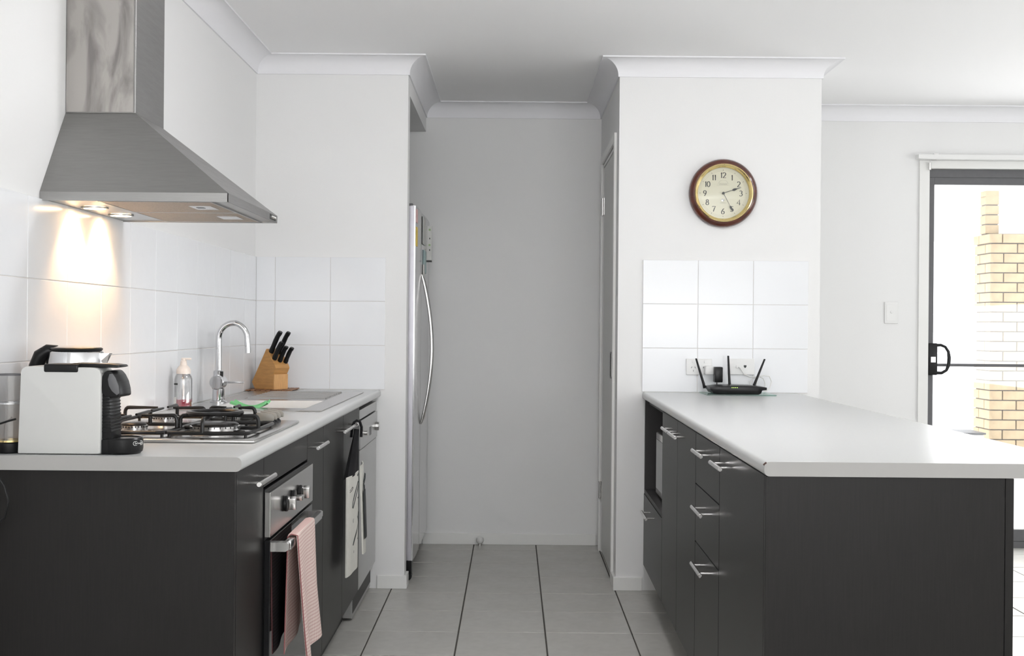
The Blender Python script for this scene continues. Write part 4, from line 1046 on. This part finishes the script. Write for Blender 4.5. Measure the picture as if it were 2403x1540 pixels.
# white track above the door
ra = thing('blind_track', (3.3, YB - .05, 2.11), 'white horizontal blind track above the sliding glass door', 'blind track')
MB().box(2.185, 4.45, YB - .075, YB - .035, 2.117, 2.142, bev=.002).build('track', M['whiteplastic'], ra, smooth=0)
for xx in (2.29, 3.3, 4.3): MB().box(xx - .012, xx + .012, YB - .05, YB - .0005, 2.141, 2.150).box(xx - .012, xx + .012, YB - .012, YB - .0145 + .001, 2.09, 2.15).build('bracket', M['satin'], ra, smooth=0)
MB().cyl((2.262, YB - .030, 2.062), .008, .04, 'Z', 14, bev=.001).build('cord_clip', M['satin'], ra)

# ------------------------------------------------------------------ ceiling lamp over the aisle, just above the picture
cl = thing('ceiling_light', (.36, 3.40, HC), 'round opal ceiling light over the aisle between the worktops', 'ceiling light')
MB().lathe([(0, 0), (.15, 0), (.15, -.02), (.14, -.024), (0, -.024)], (.36, 3.40, HC), seg=40).build('base', M['whiteplastic'], cl)
MB().lathe([(.140, -.0245), (.155, -.050), (.150, -.085), (.12, -.102), (.06, -.110), (0, -.112)], (.36, 3.40, HC), seg=40).build('diffuser', M['opal'], cl)

# ------------------------------------------------------------------ patio outside
MB().box(1.2, 9.0, YB + .121, 13.5, -.12, -.02).build('patio_floor', M['concrete'], kind='structure')
MB().box(1.2, 9.0, YB + .121, 11.0, 2.42, 2.52).build('ceiling_patio', M['soffit'], kind='structure')
MB().box(1.2, 9.0, 10.85, 11.0, 2.02, 2.42).build('trim_11', M['soffit'], kind='structure')
fe = thing('garden_fence', (5.0, 12.6, 0), 'white panel fence at the end of the patio', 'fence')
pz = [-.02, .42, .94, 1.36, 1.86]
for i in range(8):
    for z0, z1 in zip(pz[:-1], pz[1:]):
        MB().box(1.5 + i * 1.0, 2.49 + i * 1.0, 12.6, 12.66, z0 + .006, z1 - .006, bev=.004).build('panel', M['render'], fe, smooth=0)
pi = thing('brick_pillar', (4.5, 10.3, -.02), 'cream brick pillar with a slim brick stack rising to the patio ceiling', 'pillar')
bx, by = 4.155, 10.13; bh, pit = .076, .0855
brick_cache = {}
def brick(x0, x1, y0, y1, z0, z1):
    k = (round(x1 - x0, 3), round(y1 - y0, 3)); c = Vector(((x0 + x1) / 2, (y0 + y1) / 2, (z0 + z1) / 2)) - pi.location
    if k in brick_cache: copy_part(brick_cache[k], pi, c)
    else:
        o = MB().box(-(x1 - x0) / 2, (x1 - x0) / 2, -(y1 - y0) / 2, (y1 - y0) / 2, -(z1 - z0) / 2, (z1 - z0) / 2, bev=.003, seg=1).build('brick', M['brick'], pi, local=True, smooth=0)
        o.location = c; brick_cache[k] = o
MB().box(bx + .014, bx + .94, by + .014, by + .33, -.02, 2.035).build('mortar', M['mortar'], pi, smooth=0)
m = .010
for r_ in range(24):
    z0 = -.012 + r_ * pit; z1 = z0 + bh; cap = .018 if r_ >= 23 else 0
    a, b = bx - cap, by - cap
    if r_ % 2 == 0:
        for k in range(4): brick(a + k * .24, a + k * .24 + .23, b, b + .11, z0, z1)
        brick(a, a + .11, b + .12, b + .35, z0, z1)
    else:
        brick(a, a + .11, b, b + .23, z0, z1); brick(a, a + .11, b + .24, b + .35, z0, z1)
        for k in range(3): brick(a + .12 + k * .24, a + .12 + k * .24 + .23, b, b + .11, z0, z1)
        brick(a + .84, a + .95, b, b + .11, z0, z1)
for r_ in range(5):
    z0 = -.012 + (24 + r_) * pit + .004
    z1 = min(z0 + bh, 2.419)
    if z1 - z0 > .02: brick(bx + .0, bx + .12, by + .12, by + .23, z0, z1)
MB().box(bx + .008, bx + .112, by + .128, by + .22, 2.036, 2.415).build('mortar', M['mortar'], pi, smooth=0)
pt = thing('planter_box', (3.6, 9.9, -.02), 'low grey edge of a box seen through the door just above the worktop', 'planter')
MB().box(3.62, 3.90, 9.6, 9.9, -.02, .33, bev=.01).build('box', M['concrete'], pt, smooth=0)
MB().box(3.61, 3.91, 9.59, 9.91, .33, .345, bev=.003).build('lip', M['doorframe'], pt, smooth=0)
